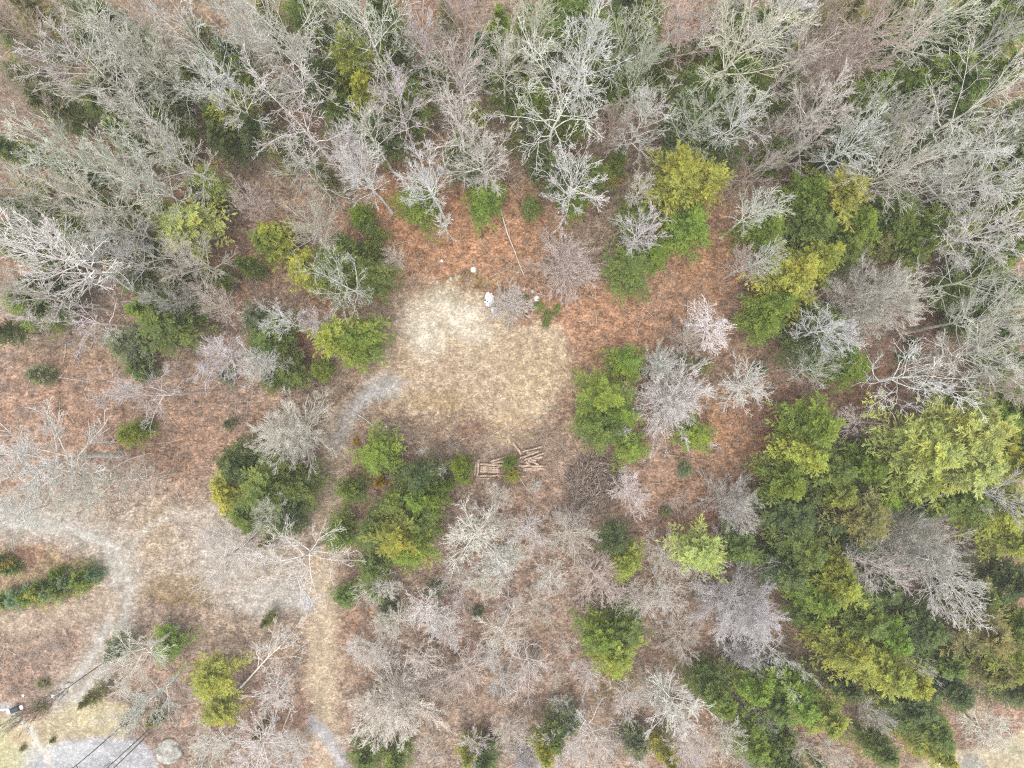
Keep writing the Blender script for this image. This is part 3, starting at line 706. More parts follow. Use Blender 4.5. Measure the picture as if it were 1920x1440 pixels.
EVER_LIST = '''
h olive 68 22 38 12
h dim 8 52 26 12
h green 108 200 34 12
h green 190 195 38 12
h dark 447 122 34 13
h green 320 175 28 11
h yellow 440 215 36 12
h dark 425 262 34 11
p pale 403 352 34 10|pale yellow green airy pine just above the larger pale pine, upper left
p pale 368 428 60 11|pale yellow green airy pine on rust red ground, upper left
p pale 315 400 26 9
h bright 155 428 33 10
h dark 285 466 28 9
h dark 75 430 32 11
h green 30 455 28 11
h olive 205 460 24 9
p yellow 668 130 44 17|tall yellow green evergreen under bare crowns, left of middle near the top
h yellow 690 190 34 15
h dark 622 170 46 14
h dark 745 110 40 13
h green 580 18 48 13
h dark 640 50 40 12
h olive 838 42 24 11
c blue 905 118 28 12
h green 950 165 34 12
c olive 527 282 28 10
c olive 566 288 20 9
h bright 908 378 37 6|bright green evergreen on rust leaves north of the clearing, right of the compact white tree
h bright 785 385 38 8|bright green evergreen beneath the compact white bare tree, north of the clearing
c bright 680 406 24 7
c green 702 436 21 5|small green evergreen touching its bright twin left of the rust leaf gap
h yellow 518 450 36 10
h green 500 455 26 9
c green 648 470 30 9
h dark 710 245 44 12
c olive 965 262 22 9
h dark 482 250 32 11
c olive 612 335 24 9
h dim 880 305 40 9
h green 770 190 40 13
p yellow 1262 352 60 15|tall yellow green evergreen, larger left top of a twin crown, upper right of the clearing
p yellow 1312 352 44 14|right hand crown of the twin yellow green evergreens, upper right of the clearing
h bright 1288 425 50 12|bright green evergreen foot of the twin yellow green pair
h green 1190 405 36 8
h green 1178 505 46 9|bright green evergreen right of the round tan bush
h bright 1228 480 28 8
c green 1157 306 22 8
h bright 1430 430 42 10|bright green round evergreen left of the big cluster at the right
h bright 1385 155 44 13
h bright 1335 140 36 12
h green 1305 185 46 13
h dark 1335 240 62 13
h dark 1285 250 36 11
h green 1075 55 62 14
h dark 1140 100 52 13
h bright 1040 15 36 13
h green 1105 155 40 12
h dark 1058 330 48 11
c green 995 390 20 6
c dark 1012 305 30 9
h olive 1330 85 30 11
h dark 1170 20 40 12
h green 1290 275 30 9
h green 1430 60 40 12
h bright 1862 60 58 15
h green 1820 105 42 14
h bright 1898 18 44 14
h dark 1718 75 46 12
h bright 1765 145 40 13
h green 1800 45 44 13
h yellow 1560 375 62 15|large yellow green evergreen, upper left crown of the big cluster at the right
h bright 1505 370 40 13
h green 1520 430 46 12
h bright 1590 430 44 13
h green 1570 470 44 11
h green 1660 405 46 12
h bright 1735 435 54 13
h yellow 1780 425 34 11
c olive 1625 462 34 8
h green 1690 190 34 11
h green 1605 235 54 12
h green 1640 160 44 12
h dark 1560 280 44 11
h green 1900 300 46 13
h bright 1890 385 40 12
h dark 1830 370 44 11
h dark 1700 270 44 10
h green 1465 175 34 11
h bright 60 568 40 10
h green 85 590 32 9
h dark 12 620 26 10
h green 315 605 54 12|large round dark green evergreen right of a crooked white tree, left side
h bright 285 588 32 12
h dim 240 645 38 7
c dark 265 690 28 5|small dark green evergreen just above the long lying white bare tree at the left
c yellow 248 815 26 5
c bright 270 800 16 5
h green 262 532 30 9
c dim 430 795 12 3
c dim 75 702 22 4
c dim 425 705 16 4
h yellow 578 510 38 12
h green 635 500 52 13|green evergreen behind the crooked white tree at the left rim of the clearing
h green 698 520 38 11
p yellow 640 632 40 14|yellow green evergreen with rounded top at the left rim of the clearing
h bright 668 640 50 12|bright green evergreen directly at the left rim of the clearing
c bright 606 692 22 6
h green 545 700 28 8
h green 510 712 22 7
h green 512 640 44 9
h dim 480 600 30 8
h dark 455 868 46 12|dark green evergreen under the left side of the round dense grey tree
h yellow 440 915 46 12
p green 512 905 56 14
h green 560 905 42 12
h green 485 960 42 11
h dark 540 965 38 10
h bright 712 855 43 9|bright green evergreen, topmost of the cluster south of the clearing
h green 660 918 29 9|green evergreen, leftmost of the cluster south of the clearing
h dark 788 895 38 10
h green 748 938 34 11
h bright 792 935 36 10
c bright 865 874 22 9|bright green young evergreen at the left end of the log pile
c green 868 890 20 7
c bright 825 926 22 8
c bright 838 908 16 7
c green 954 868 15 5.5|narrow green young evergreen standing in the middle of the log pile
c yellow 961 893 14 3.6|small yellow green bush at the lower side of the log pile
h bright 1126 745 47 11|large bright green evergreen at the right rim of the clearing
h green 1112 790 32 9
h bright 1160 775 32 10
h bright 1175 680 33 8|bright green round evergreen at the top of the cluster right of the clearing
h green 1130 812 36 9
h bright 1182 838 32 7|bright green evergreen beside the brush pile
h bright 1300 815 32 7|bright green evergreen under the lower right of the large violet white tree
c dim 1285 680 20 4
c olive 1320 686 18 3.5
c dim 1284 880 16 3.5
c dim 1425 692 14 3.5
c dim 1250 958 12 3
c green 700 470 18 7
h yellow 1478 530 56 14
h bright 1445 580 40 12
h yellow 1525 495 46 13
h bright 1430 608 34 10
h dark 1510 640 46 11
h green 1560 670 44 11
h bright 1590 685 38 10
h green 1540 600 40 10
h bright 1515 795 48 13
h yellow 1500 850 44 13
h bright 1470 905 46 12
h green 1545 885 50 12
h yellow 1560 920 40 12
h dark 1500 930 40 10
h bright 1620 870 46 12
p pale 1700 835 74 18|large pale green pine, left crown, among evergreens at the right
p pale 1772 805 70 18|large pale green pine, upper right crown, among evergreens at the right
p pale 1780 870 62 17|large pale green pine, lower crown toward the right edge
p yellow 1700 890 52 14
h yellow 1862 868 52 14
h bright 1890 765 46 13
h bright 1830 780 40 12
h green 1895 830 44 11
h green 1800 935 54 11
h yellow 1870 945 56 13
h bright 1640 930 44 10
h yellow 1900 1010 42 12
h green 1740 940 44 10
h dark 1850 560 44 9
h dark 1890 620 34 9
h green 1830 500 40 10
h green 1890 540 34 10
c dark 1710 642 10 3
c green 1697 670 13 3
c dim 1660 540 30 7
p yellow 412 1262 44 9|yellow green pine standing alone on leaf litter, lower left
p yellow 425 1320 36 8
h bright 314 1206 32 4|bright green low evergreen below the open yard, lower left
h dim 222 1215 26 6
c olive 180 1302 18 6
c olive 245 1345 14 4
c olive 295 1345 18 4
h bright 640 998 34 7|bright green evergreen left of the largest bright one south of the clearing
p yellow 752 1000 52 13|large evergreen with yellow crown, bottom of the cluster south of the clearing
h bright 775 1020 42 12
h green 712 988 40 10
h green 790 975 34 11
h green 702 1062 34 8
h bright 700 1100 26 6
h green 648 1118 22 5|small dark green evergreen right of the dirt track, below the cluster
c olive 502 1014 14 5
c olive 506 1160 12 5
c dim 725 1140 24 4
h green 240 60 34 14
h green 205 110 36 14
h bright 175 45 26 13
h dark 260 175 34 14
h green 385 165 30 14
h green 330 235 30 13
h bright 245 265 26 12
h green 150 330 36 13
h dark 185 395 30 13
h green 240 400 34 12
h green 60 390 32 12
h dark 95 540 36 11
h green 60 470 30 12
h green 520 70 30 13
h green 720 30 36 13
h green 645 215 36 12
h bright 470 150 26 13
h green 760 225 32 12
h dark 590 140 30 13
h green 860 290 26 10
h bright 935 60 28 12
h green 985 100 40 14
h bright 1000 190 34 13
h green 1060 230 36 12
h green 1210 30 36 13
h green 1240 130 34 13
h bright 1165 165 30 12
h green 1400 190 44 13
h bright 1470 80 34 13
h green 1500 20 34 13
h green 1365 40 30 12
h bright 1720 30 36 14
h green 1790 180 44 13
h bright 1860 150 40 14
h green 1900 220 40 13
h bright 1620 180 36 13
h green 1560 200 36 12
h green 1780 240 36 12
h bright 1650 250 34 12
h green 1860 270 38 12
h green 1800 340 40 11
h bright 1900 450 40 12
h green 1860 480 36 11
h green 1820 600 34 9
h green 1780 550 30 9
h green 1880 680 36 9
h green 1110 330 32 11
h bright 1080 380 26 9
c green 470 500 22 8
h green 410 520 22 8
h olive 380 360 24 8
c green 690 1415 34 6|green evergreen at the bottom edge right of the gravel end of the track
c green 745 1418 32 6
c yellow 878 1402 24 7
c dark 905 1415 32 6
c dim 815 1105 18 4
c olive 490 1365 14 5
c dim 895 1150 12 3
h dark 1152 1010 30 9
h yellow 1172 1045 34 9|yellow green evergreen below the brush pile, right of middle
p pale 1297 1027 50 11|pale yellow green airy pine below the violet bare tree, right of middle
h green 1385 1028 42 9
h bright 1125 1190 42 10
h yellow 1150 1215 46 11|yellow green evergreen near the bottom, right of middle, alone among bare trees
h green 1175 1175 38 9
h green 1330 1282 38 11
c bright 1345 1300 30 10
h bright 1410 1285 34 10
h green 1040 1375 28 9
h yellow 1022 1400 28 10
c dim 1062 1345 32 6
c yellow 1245 1400 26 9
c dim 1190 1388 34 6
h bright 1408 1378 36 11
h green 1440 1410 42 10
h dark 1475 965 56 12
h green 1500 1020 46 13
h yellow 1555 1082 52 14
h bright 1520 1110 40 13
h dark 1470 1065 44 11
h yellow 1545 1050 30 13
p olive 1602 958 54 14
h dark 1650 1100 40 9
h green 1605 1150 54 13
h yellow 1570 1205 48 14
h yellow 1640 1235 56 15|large yellow green evergreen, lower right, left of a dark green one
h yellow 1680 1262 44 14
h bright 1650 1180 40 14
h dark 1575 1280 34 10
h bright 1490 1300 44 12
h yellow 1535 1335 42 12
h green 1455 1320 32 10
c bright 1462 1362 24 8
h green 1480 1425 34 10
h dark 1715 1170 50 11
h green 1760 1230 36 10
h dark 1770 1280 38 10
p olive 1820 1170 56 14
p yellow 1870 1225 50 14
h olive 1840 1240 42 12
h bright 1900 1165 44 12
h dark 1885 1085 46 11
h green 1820 1110 44 10
h dark 1690 1315 44 11
h green 1725 1350 50 12
h yellow 1740 1395 38 11
h green 1640 1395 36 10
c green 1530 1425 18 6
h dark 1895 1290 38 8
h green 1655 1305 26 8
h green 1510 1150 30 9
h dark 1590 1010 44 9
h dark 1550 970 40 10
'''
def run_list(txt, kind):
    for ln in txt.strip().splitlines():
        a, _, lab = ln.partition('|'); s, c, x, y, r, h = a.split()
        place(kind, ST[s], float(x), float(y), float(r), float(h), c, lab.strip())
run_list(BARE_LIST, 'D'); run_list(EVER_LIST, 'E')
# thin low crowns that fill the woods south of the clearing
ru = random.Random(21); spots = []
while len(spots) < 46:
    x, y = ru.uniform(650, 1420), ru.uniform(930, 1430)
    if min([math.hypot(x - a, y - b) for a, b in spots] or [999]) < 56 or math.hypot(x - 752, y - 990) < 90: continue
    spots.append((x, y)); r_ = ru.uniform(24, 46)
    place('D', ru.choice(['spread', 'fan', 'gnarl', 'ball', 'fan']), x, y, r_, r_ * .16, ru.choice(['pink', 'grey', 'tan', 'pink', 'violet']))
# low young evergreens in the understory of the northern woods
ru = random.Random(9); spots = []
while len(spots) < 60:
    x, y = ru.uniform(20, 1900), ru.uniform(10, 560)
    if ((x - 870) / 230) ** 2 + ((y - 480) / 200) ** 2 < 1 or ((x - 1250) / 260) ** 2 + ((y - 560) / 150) ** 2 < 1: continue
    if 330 < y and 440 < x < 1480: continue
    if min([math.hypot(x - a, y - b) for a, b in spots] or [999]) < 70: continue
    spots.append((x, y)); r_ = ru.uniform(20, 34)
    place('E', 'cone', x, y, r_, r_ * .24, ru.choice(['green', 'olive', 'bright', 'dim', 'green', 'yellow']))
# tall bare trees, trunk shade put into their dark colour, whose trunks cross the paving at the lower left and whose crowns leave the picture
for x, y, h, lab in ((298, 1349, 19, 'tall dark trunked bare tree leaning over the pavement, lower left, base beside the drive'),
                     (238, 1352, 20, 'dark slender bare tree crossing the pavement at the lower left, left of a similar one'),
                     (210, 1232, 15, 'dark slender bare tree leaning over the gravel drive, lower left'),
                     (270, 1385, 18, 'thin dark bare tree at the pavement edge')):
    place('D', 'fan', x, y, 22, h, 'dark', lab, base=True)
place_leaning('gnarl', 'white', 446, 1296, 560, 1165, 9, 50, 'whitish crooked bare tree leaning inward over the dirt track below the open yard')
place_leaning('spread', 'white', 1656, 796, 1572, 786, 8, 44, 'whitish bare tree with a thick leaning trunk beside the large pale green pine')
place_leaning('gnarl', 'grey', 545, 1330, 505, 1440, 3, 34, 'grey thrown bare tree lying along the dirt track near the bottom')
place('D', 'spread', 430, 1035, 88, 10, 'tan', 'thin tan bare tree spread over the open yard, crown almost see through')
# bushes: the row in the planting bed and odd yellow ones
for x, y, r, h, c, lab in ((8, 1128, 20, 2.6, 'green', 'green bush in the curved row of the planting bed, at the left edge'),
        (34, 1122, 19, 2.6, 'blue', 'bluish green bush, second from the left edge in the curved row'),
        (56, 1118, 19, 2.8, 'bright', 'bright green bush, third from the left edge in the curved row'),
        (76, 1108, 20, 3.0, 'yellow', 'yellow green bush, fourth from the left edge in the curved row'),
        (84, 1094, 15, 3.4, 'green', 'green bush standing a little above the middle of the curved row'),
        (98, 1110, 18, 3.0, 'blue', 'bluish green bush right of the yellow green one in the curved row'),
        (118, 1102, 19, 3.2, 'green', 'green bush right of the dark gap in the curved row'),
        (134, 1090, 16, 3.0, 'blue', 'bluish green bush, third from the right end of the curved row'),
        (156, 1084, 21, 3.2, 'bright', 'bright green large bush, second from the right end of the curved row'),
        (178, 1075, 14, 2.4, 'blue', 'small bluish bush at the right end of the curved row'),
        (112, 1073, 13, 2.4, 'bright', 'bright green bush standing alone above the curved row in the planting bed'),
        (20, 1066, 15, 2.2, 'green', 'green bush under a yellow one near the left edge of the planting bed'),
        (2, 1050, 14, 2.2, 'green', 'green bush at the left edge, upper part of the planting bed'),
        (15, 1060, 9, 2.6, 'gold', 'golden yellow bush near the left edge of the planting bed'),
        (1150, 338, 11, 1.6, 'gold', 'golden yellow bush under the woods left of the twin yellow green evergreens'),
        (1012, 575, 9, .8, 'green', 'low green bush right of the violet white bare bush at the clearing'),
        (1028, 590, 10, .8, 'dark', 'low dark green bush by the top right corner of the clearing'),
        (1044, 578, 7, .7, 'green', 'small low green bush in the orange leaves right of the clearing corner'),
        (1024, 606, 7, .7, 'green', 'small low green bush just below the dark one at the clearing corner'),
        (985, 558, 6, .8, 'green', 'tiny green bush beside the violet white bare bush'),
        (668, 830, 8, .8, 'gold', 'tiny rusty yellow bush above the cluster south of the clearing'),
        (80, 1282, 10, 1.0, 'olive', 'olive brown low bush on leaf litter, lower left'),
        (74, 1326, 11, 1.0, 'olive', 'olive brown low bush right of the dark cart at the footpath, lower left'),
        (98, 1388, 5, .6, 'dark', 'small dark bush on the grass right of the footpath, lower left'),
        (42, 1403, 6, .6, 'olive', 'small brownish bush on the lawn left of the footpath'),
        (720, 898, 12, 7.0, 'gold', 'rusty orange bush top inside the evergreen cluster south of the clearing')):
    place('E', 'bush', x, y, r, h, c, lab)

# ------------------------------------------------------------------ undergrowth and ground litter that nobody could count
def free_mask(X, Y):
    px0, py0, px, py = ground_fields(X, Y)
    d = d_poly(px, py, CLEARING)
    for v in (d_line(px, py, TRACK, 26), d_poly(px0, py0, PAVE), d_poly(px, py, LAWN), d_line(px, py, LOOP, 34), d_line(px, py, LOOP2, 24), d_poly(px, py, FIELD), d_poly(px, py, YARD), d_poly(px, py, ISLAND), d_line(px, py, G_STREAK, 20), 75 - np.hypot(px0 - 1112, py0 - 905), 60 - np.hypot((px0 - 955) * .7, py0 - 870)):
        d = np.maximum(d, v)
    return d, px0, py0
def build_undergrowth():
    rng = np.random.RandomState(31); n = 15000
    X = rng.uniform(-68, 68, n); Y = rng.uniform(-52, 52, n); d, px, py = free_mask(X, Y)
    dens = fbm(X, Y, .16, 70); p = sst(.36, .62, dens) * .8 + .1
    # the rust-red leaf carpets near the clearing and at the left are almost bare
    for x, y, rx, ry in ((850, 440, 200, 110), (1130, 600, 140, 90), (1320, 490, 120, 120), (180, 760, 230, 90), (380, 850, 120, 100), (1310, 900, 150, 90)):
        p = p * np.clip(((px - x) / rx) ** 2 + ((py - y) / ry) ** 2, .12, 1)
    k = (d < -4) & (rng.rand(n) < p); X, Y = X[k], Y[k]; n = len(X)
    m = 9; i = np.repeat(np.arange(n), m); az = rng.uniform(0, 6.28, len(i)); el = np.radians(rng.uniform(25, 80, len(i))); sc = rng.uniform(.5, 1.5, n)[i]
    dd = np.stack([np.cos(el) * np.cos(az), np.cos(el) * np.sin(az), np.sin(el)], 1)
    p0 = np.stack([X[i] + rng.normal(0, .1, len(i)), Y[i] + rng.normal(0, .1, len(i)), np.full(len(i), -.05)], 1)
    P = walk(p0, dd, sc * rng.uniform(.7, 1.5, len(i)), 4, .16, .02, rng); R = taper(np.full(len(i), .012), .006, 4)
    L = sc
    P2, R2, _ = branch(P, R, L, 3, .3, 1, 40, .5, 3, .12, .05, .006, .7, rng)
    v, q = merge([tubes(P, R, 3), tubes(P2, R2, 3)])
    tag(link('undergrowth', mesh_np('undergrowth', v, q, M_BRUSH)), 'fine bare brush and twigs growing between the trees', 'undergrowth', kind='stuff')
    n = 2600; X = rng.uniform(-66, 66, n); Y = rng.uniform(-50, 50, n); d, px, py = free_mask(X, Y); k = d < -3; X, Y = X[k], Y[k]; n = len(X)
    az = rng.uniform(0, 6.28, n); dd = np.stack([np.cos(az), np.sin(az), np.zeros(n)], 1)
    P = walk(np.stack([X, Y, np.full(n, .16)], 1), dd, rng.uniform(.6, 2.6, n), 5, .09, 0, rng); P[:, :, 2] = .14 + .06 * rng.rand(n)[:, None]; R = taper(rng.uniform(.012, .04, n), .01, 5)
    v, q = tubes(P, R, 4)
    tag(link('fallen_sticks', mesh_np('fallen_sticks', v, [q], M_PALE)), 'dead sticks and thin branches scattered over the leaf litter', 'sticks', kind='stuff')
build_undergrowth()
def build_grass():
    rng = np.random.RandomState(12); n = 60000
    X = rng.uniform(-66, 66, n); Y = rng.uniform(-46, 22, n); px0, py0, px, py = ground_fields(X, Y)
    dc = d_poly(px, py, CLEARING); dl = np.maximum(np.maximum(d_poly(px, py, FIELD), d_poly(px, py, ISLAND)), d_poly(px, py, LAWN))
    k = ((dc > -10) & (rng.rand(n) < .9 * sst(.25, .6, fbm(X, Y, .5, 80)))) | ((dl > -4) & (rng.rand(n) < .4)) | ((d_poly(px, py, YARD) > -10) & (rng.rand(n) < .3 * sst(.4, .6, fbm(X, Y, .4, 81))))
    X, Y = X[k], Y[k]; n = len(X); m = 5; i = np.repeat(np.arange(n), m); az = rng.uniform(0, 6.28, n * m); el = np.radians(rng.uniform(12, 70, n * m))
    d = np.stack([np.cos(el) * np.cos(az), np.cos(el) * np.sin(az), np.sin(el)], 1); w = np.stack([-np.sin(az), np.cos(az), 0 * az], 1) * .012
    p = np.stack([X[i], Y[i], np.full(n * m, .0)], 1); L = rng.uniform(.10, .28, n * m)[:, None]
    V = np.stack([p - w, p + w, p + d * L], 1).reshape(-1, 3)
    tag(link('dry_grass', mesh_np('dry_grass', V, [np.arange(n * m * 3).reshape(-1, 3)], M_STRAW)), 'short dry grass tufts on the clearing and the open ground', 'grass', kind='stuff')
M_STRAW = plain_mat('dry_grass', (.40, .31, .19), var=.55, scale=1.6)
build_grass()

# ------------------------------------------------------------------ logs, brush pile, fallen trunks, rocks
def log_obj(name, a, b, rad, z, mat, lab, cat, group, seed):
    rng = np.random.RandomState(seed)
    A = np.array(pw(*a, z)); B = np.array(pw(*b, z)); mid = (A + B) / 2; L = np.linalg.norm(B - A); K = 7
    t = np.linspace(0, 1, K)[:, None]; P = (A - mid) * (1 - t) + (B - mid) * t
    wob = rng.normal(0, .02, (K, 3)); wob[:, 2] *= .3; P = (P + wob)[None]
    R = (rad * (1.08 - .22 * t[:, 0]) * rng.uniform(.94, 1.06, K))[None]
    v, q = tubes(P, R, 10); me = mesh_np(name, v, [q, np.array([list(range(9, -1, -1))]), np.array([list(range((K - 1) * 10, K * 10))])], mat, smooth=False)
    me.materials.append(M_LOGEND if mat == M_LOG else mat)
    me.polygons[len(q)].material_index = 1; me.polygons[len(q) + 1].material_index = 1
    o = link(name, me, loc=tuple(mid)); tag(o, lab, cat, group); return o
LOGS = [  # end points in the close view of the pile, height of the layer, description
    (1155, 400, 1580, 290, .5, 'cut log, topmost of the fan on the right side of the pile'),
    (1240, 430, 1510, 375, .3, 'short cut log just below the topmost right one'),
    (1120, 520, 1500, 385, .55, 'cut log, third from the top on the right side, sloping up'),
    (1200, 565, 1640, 410, .5, 'long sloping cut log in the middle of the right hand fan'),
    (1310, 555, 1565, 495, .25, 'short dull log under the long sloping one on the right'),
    (1290, 530, 1445, 580, .45, 'short log lying crosswise below the sloping fan on the right'),
    (1280, 568, 1495, 655, .5, 'short log slanting down to the right above the two level logs'),
    (1225, 590, 1310, 655, .35, 'shortest log stub, above the left part of the two level right logs'),
    (1090, 672, 1645, 692, .45, 'long level cut log, upper of the pair at lower right'),
    (1190, 728, 1645, 742, .3, 'level cut log, second of the pair at lower right'),
    (1180, 768, 1500, 762, .15, 'lowest level log on the right side of the pile'),
    (970, 205, 1150, 450, .5, 'pale log pointing up and left out of the top of the pile'),
    (760, 862, 1300, 900, .2, 'thin long log along the bottom edge of the pile'),
    (520, 602, 1050, 428, .5, 'long sloping log, topmost on the left side of the pile'),
    (545, 628, 800, 580, .3, 'short sloping log under the topmost left one'),
    (320, 640, 1080, 690, .45, 'long level log across the left side reaching the middle evergreen'),
    (330, 690, 720, 712, .3, 'level log, second row on the left side of the pile'),
    (330, 738, 720, 762, .2, 'darker level log, third row on the left side of the pile'),
    (315, 790, 720, 800, .3, 'level log, fourth row on the left side of the pile'),
    (290, 878, 760, 868, .2, 'level log, fifth row on the left side of the pile'),
    (300, 922, 520, 935, .12, 'short bottom log on the left side of the pile'),
    (295, 545, 262, 880, .62, 'upright placed log closing the left end of the pile, right of two'),
    (245, 590, 205, 870, .45, 'upright placed log at the far left end of the pile, left of two')]
for i, (x1, y1, x2, y2, z, lab) in enumerate(LOGS):
    log_obj('cut_log', (870 + x1 / 10.667, 810 + y1 / 10.667), (870 + x2 / 10.667, 810 + y2 / 10.667), (.145 if 'thin' not in lab else .08) * (.62 + .55 * ((i * 37) % 10) / 10), z, M_LOG, lab, 'log', 'cut logs in the log pile', i)

def build_debris():
    rng = np.random.RandomState(18); n = 1100
    cx, cy, _ = pw(995, 858, 0); X = cx + rng.normal(0, 4.6, n); Y = cy + rng.normal(0, 1.9, n); az = rng.uniform(0, 6.28, n)
    P = walk(np.stack([X, Y, rng.uniform(.06, .2, n)], 1), np.stack([np.cos(az), np.sin(az), 0 * az], 1), rng.uniform(.25, 1.3, n), 4, .1, 0, rng); P[:, :, 2] = np.maximum(P[:, :, 2], .05)
    v, q = tubes(P, taper(rng.uniform(.01, .035, n), .008, 4), 4)
    tag(link('bark_debris', mesh_np('bark_debris', v, [q], M_STICK)), 'broken sticks and bark lying thick round the log pile', 'debris', kind='stuff')
build_debris()
def build_brush_pile():
    rng = np.random.RandomState(8); n = 900
    r = np.sqrt(rng.rand(n)); th = rng.uniform(0, 6.28, n)
    cx, cy, _ = pw(1112, 905, 0); X = cx + r * np.cos(th) * 2.8 + .35 * r * np.sin(th); Y = cy + r * np.sin(th) * 3.2 + .9 * r * np.cos(th) * .4
    Z = 1.7 * (1 - r ** 1.6) * rng.uniform(.25, 1, n) + .12
    # sticks lie in swirls round the heap
    az = th + np.pi / 2 + rng.normal(0, .75, n)
    L = rng.uniform(.8, 2.3, n); d = np.stack([np.cos(az), np.sin(az), rng.normal(0, .12, n)], 1); d = nrm(d)
    P = walk(np.stack([X, Y, Z], 1) - d * (L / 2)[:, None], d, L, 4, .08, 0, rng); P[:, :, 2] = np.maximum(P[:, :, 2], .05)
    v, q = tubes(P, taper(rng.uniform(.016, .075, n), .012, 4), 5)
    o = tag(link('brush_pile', mesh_np('brush_pile', v, [q], M_PILE)), 'round heap of grey brown sticks and brush right of the log pile', 'brush pile')
build_brush_pile()

FALL = [((940, 395), (958, 455), (985, 522), .085, 'long pale fallen trunk leading down to the violet white bush above the clearing', M_PALE),
        ((955, 345), (985, 385), (1005, 425), .06, 'thin brown fallen trunk on rust leaves, right of the longer pale one', M_STICK),
        ((672, 778), (694, 794), (712, 810), .055, 'pale straight pole on the ground left of the clearing, above the evergreen cluster', M_PALE),
        ((965, 880), (985, 912), (1003, 935), .04, 'thin pale pole crossing below the log pile', M_PALE),
        ((1165, 425), (1148, 455), (1138, 482), .09, 'dark mossy trunk lying beside the bright evergreen right of the tan bush', M_STICK),
        ((110, 708), (135, 711), (165, 716), .04, 'thin pale pole on rust ground at the left', M_PALE),
        ((285, 905), (310, 890), (332, 872), .10, 'dark fallen trunk on leaf litter left of the open yard', M_STICK),
        ((208, 895), (225, 870), (282, 850), .09, 'bent pale fallen trunk near the broad grey bare tree, left side', M_PALE),
        ((1240, 850), (1290, 858), (1345, 868), .05, 'dark thin trunk on the ground below the large violet tree', M_STICK),
        ((1260, 665), (1285, 680), (1305, 694), .04, 'thin white pole right of the large violet tree top', M_PALE),
        ((1415, 470), (1400, 520), (1385, 560), .06, 'thin dark trunk lying left of the right hand yellow evergreens', M_STICK),
        ((120, 1182), (132, 1205), (145, 1225), .06, 'dark branch lying on the ground below the loop drive', M_STICK),
        ((915, 795), (935, 780), (950, 765), .03, 'thin pale stick at the bottom rim of the clearing', M_PALE),
        ((960, 795), (930, 812), (905, 830), .03, 'long thin stick across the dark patch above the log pile', M_PALE),
        ((1085, 765), (1078, 785), (1072, 800), .035, 'grey stick at the lower right rim of the clearing', M_PALE),
        ((300, 1172), (307, 1168), (315, 1164), .05, 'short white branch above the bright green low evergreen, lower left', M_PALE)]
for i, (a, m, b, rad, lab, mat) in enumerate(FALL):
    rng = np.random.RandomState(i + 50); z = .28
    A, Mi, B = (np.array(pw(*p, z)) for p in (a, m, b)); t = np.linspace(0, 1, 9)[:, None]
    P = A * (1 - t) ** 2 + (2 * Mi - (A + B) / 2) * 2 * t * (1 - t) + B * t ** 2; c = P.mean(0); P = P - c + rng.normal(0, .03, P.shape) * [1, 1, .3]
    R = rad * (1 - .6 * t[:, 0])
    P1, R1, _ = branch(P[None], R[None], np.array([np.linalg.norm(B - A) * .5]), 7, .45, 1, 38, .5, 4, .1, 0, .010, .55, rng)
    P1[:, :, 2] = np.maximum(P1[:, :, 2], -.15)
    v, q = merge([tubes(P[None], R[None], 7), tubes(P1, R1, 4)])
    tag(link('fallen_trunk', mesh_np('fallen_trunk', v, q, mat), loc=tuple(c)), lab, 'fallen trunk', 'fallen trunks and poles')

def rock(name, x, y, r, h, mat, lab, cat, seed, group=None, sy=1., rot=0., ledge=False):
    rng = np.random.RandomState(seed); nu, nv = 26, 16
    u = np.linspace(0, 2 * np.pi, nu, endpoint=False); v = np.linspace(0, np.pi, nv + 2)[1:-1]
    U, Vv = np.meshgrid(u, v); X = np.sin(Vv) * np.cos(U); Y = np.sin(Vv) * np.sin(U); Z = np.cos(Vv)
    n = 1 + .42 * (fbm(X * 1.3 + seed + Z, Y * 1.3 + seed * 2 - Z, 1.2, seed) - .5) + .2 * (vn(X * 4 + Z * 3, Y * 4 + seed, 1, 3) - .5)
    X, Y, Z = X * n, Y * n, Z * n; k = 76 / F; X, Y, Z = X * r * k, Y * r * k * sy, Z * h
    if ledge:
        s = sst(-.05, .12, (Y / (r * k * sy) - .12 + .25 * np.cos(X * 1.3))); Z = Z * (1 - .38 * s * (Z > 0))
    P = np.stack([X, Y, Z], -1).reshape(-1, 3); i = np.arange(nu * nv).reshape(nv, nu)
    Q = np.stack([i[:-1], np.roll(i, -1, 1)[:-1], np.roll(i, -1, 1)[1:], i[1:]], -1).reshape(-1, 4)[:, ::-1]
    P = np.concatenate([P, [[0, 0, Z.max() * 1.01], [0, 0, Z.min()]]]); nn = nu * nv
    T1 = np.array([(nn, i[0, j], i[0, (j + 1) % nu]) for j in range(nu)]); T2 = np.array([(nn + 1, i[-1, (j + 1) % nu], i[-1, j]) for j in range(nu)])
    o = link(name, mesh_np(name, P, [Q, T1, T2], mat, smooth=True), loc=pw(x, y, 0)); o.rotation_euler = (0, 0, rot); tag(o, lab, cat, group); return o
rock('boulder', 317, 1408, 27, 1.1, M_ROCK, 'large grey boulder with a ledge beside the pavement, bottom left', 'boulder', 3, sy=.85, rot=-.3, ledge=True)
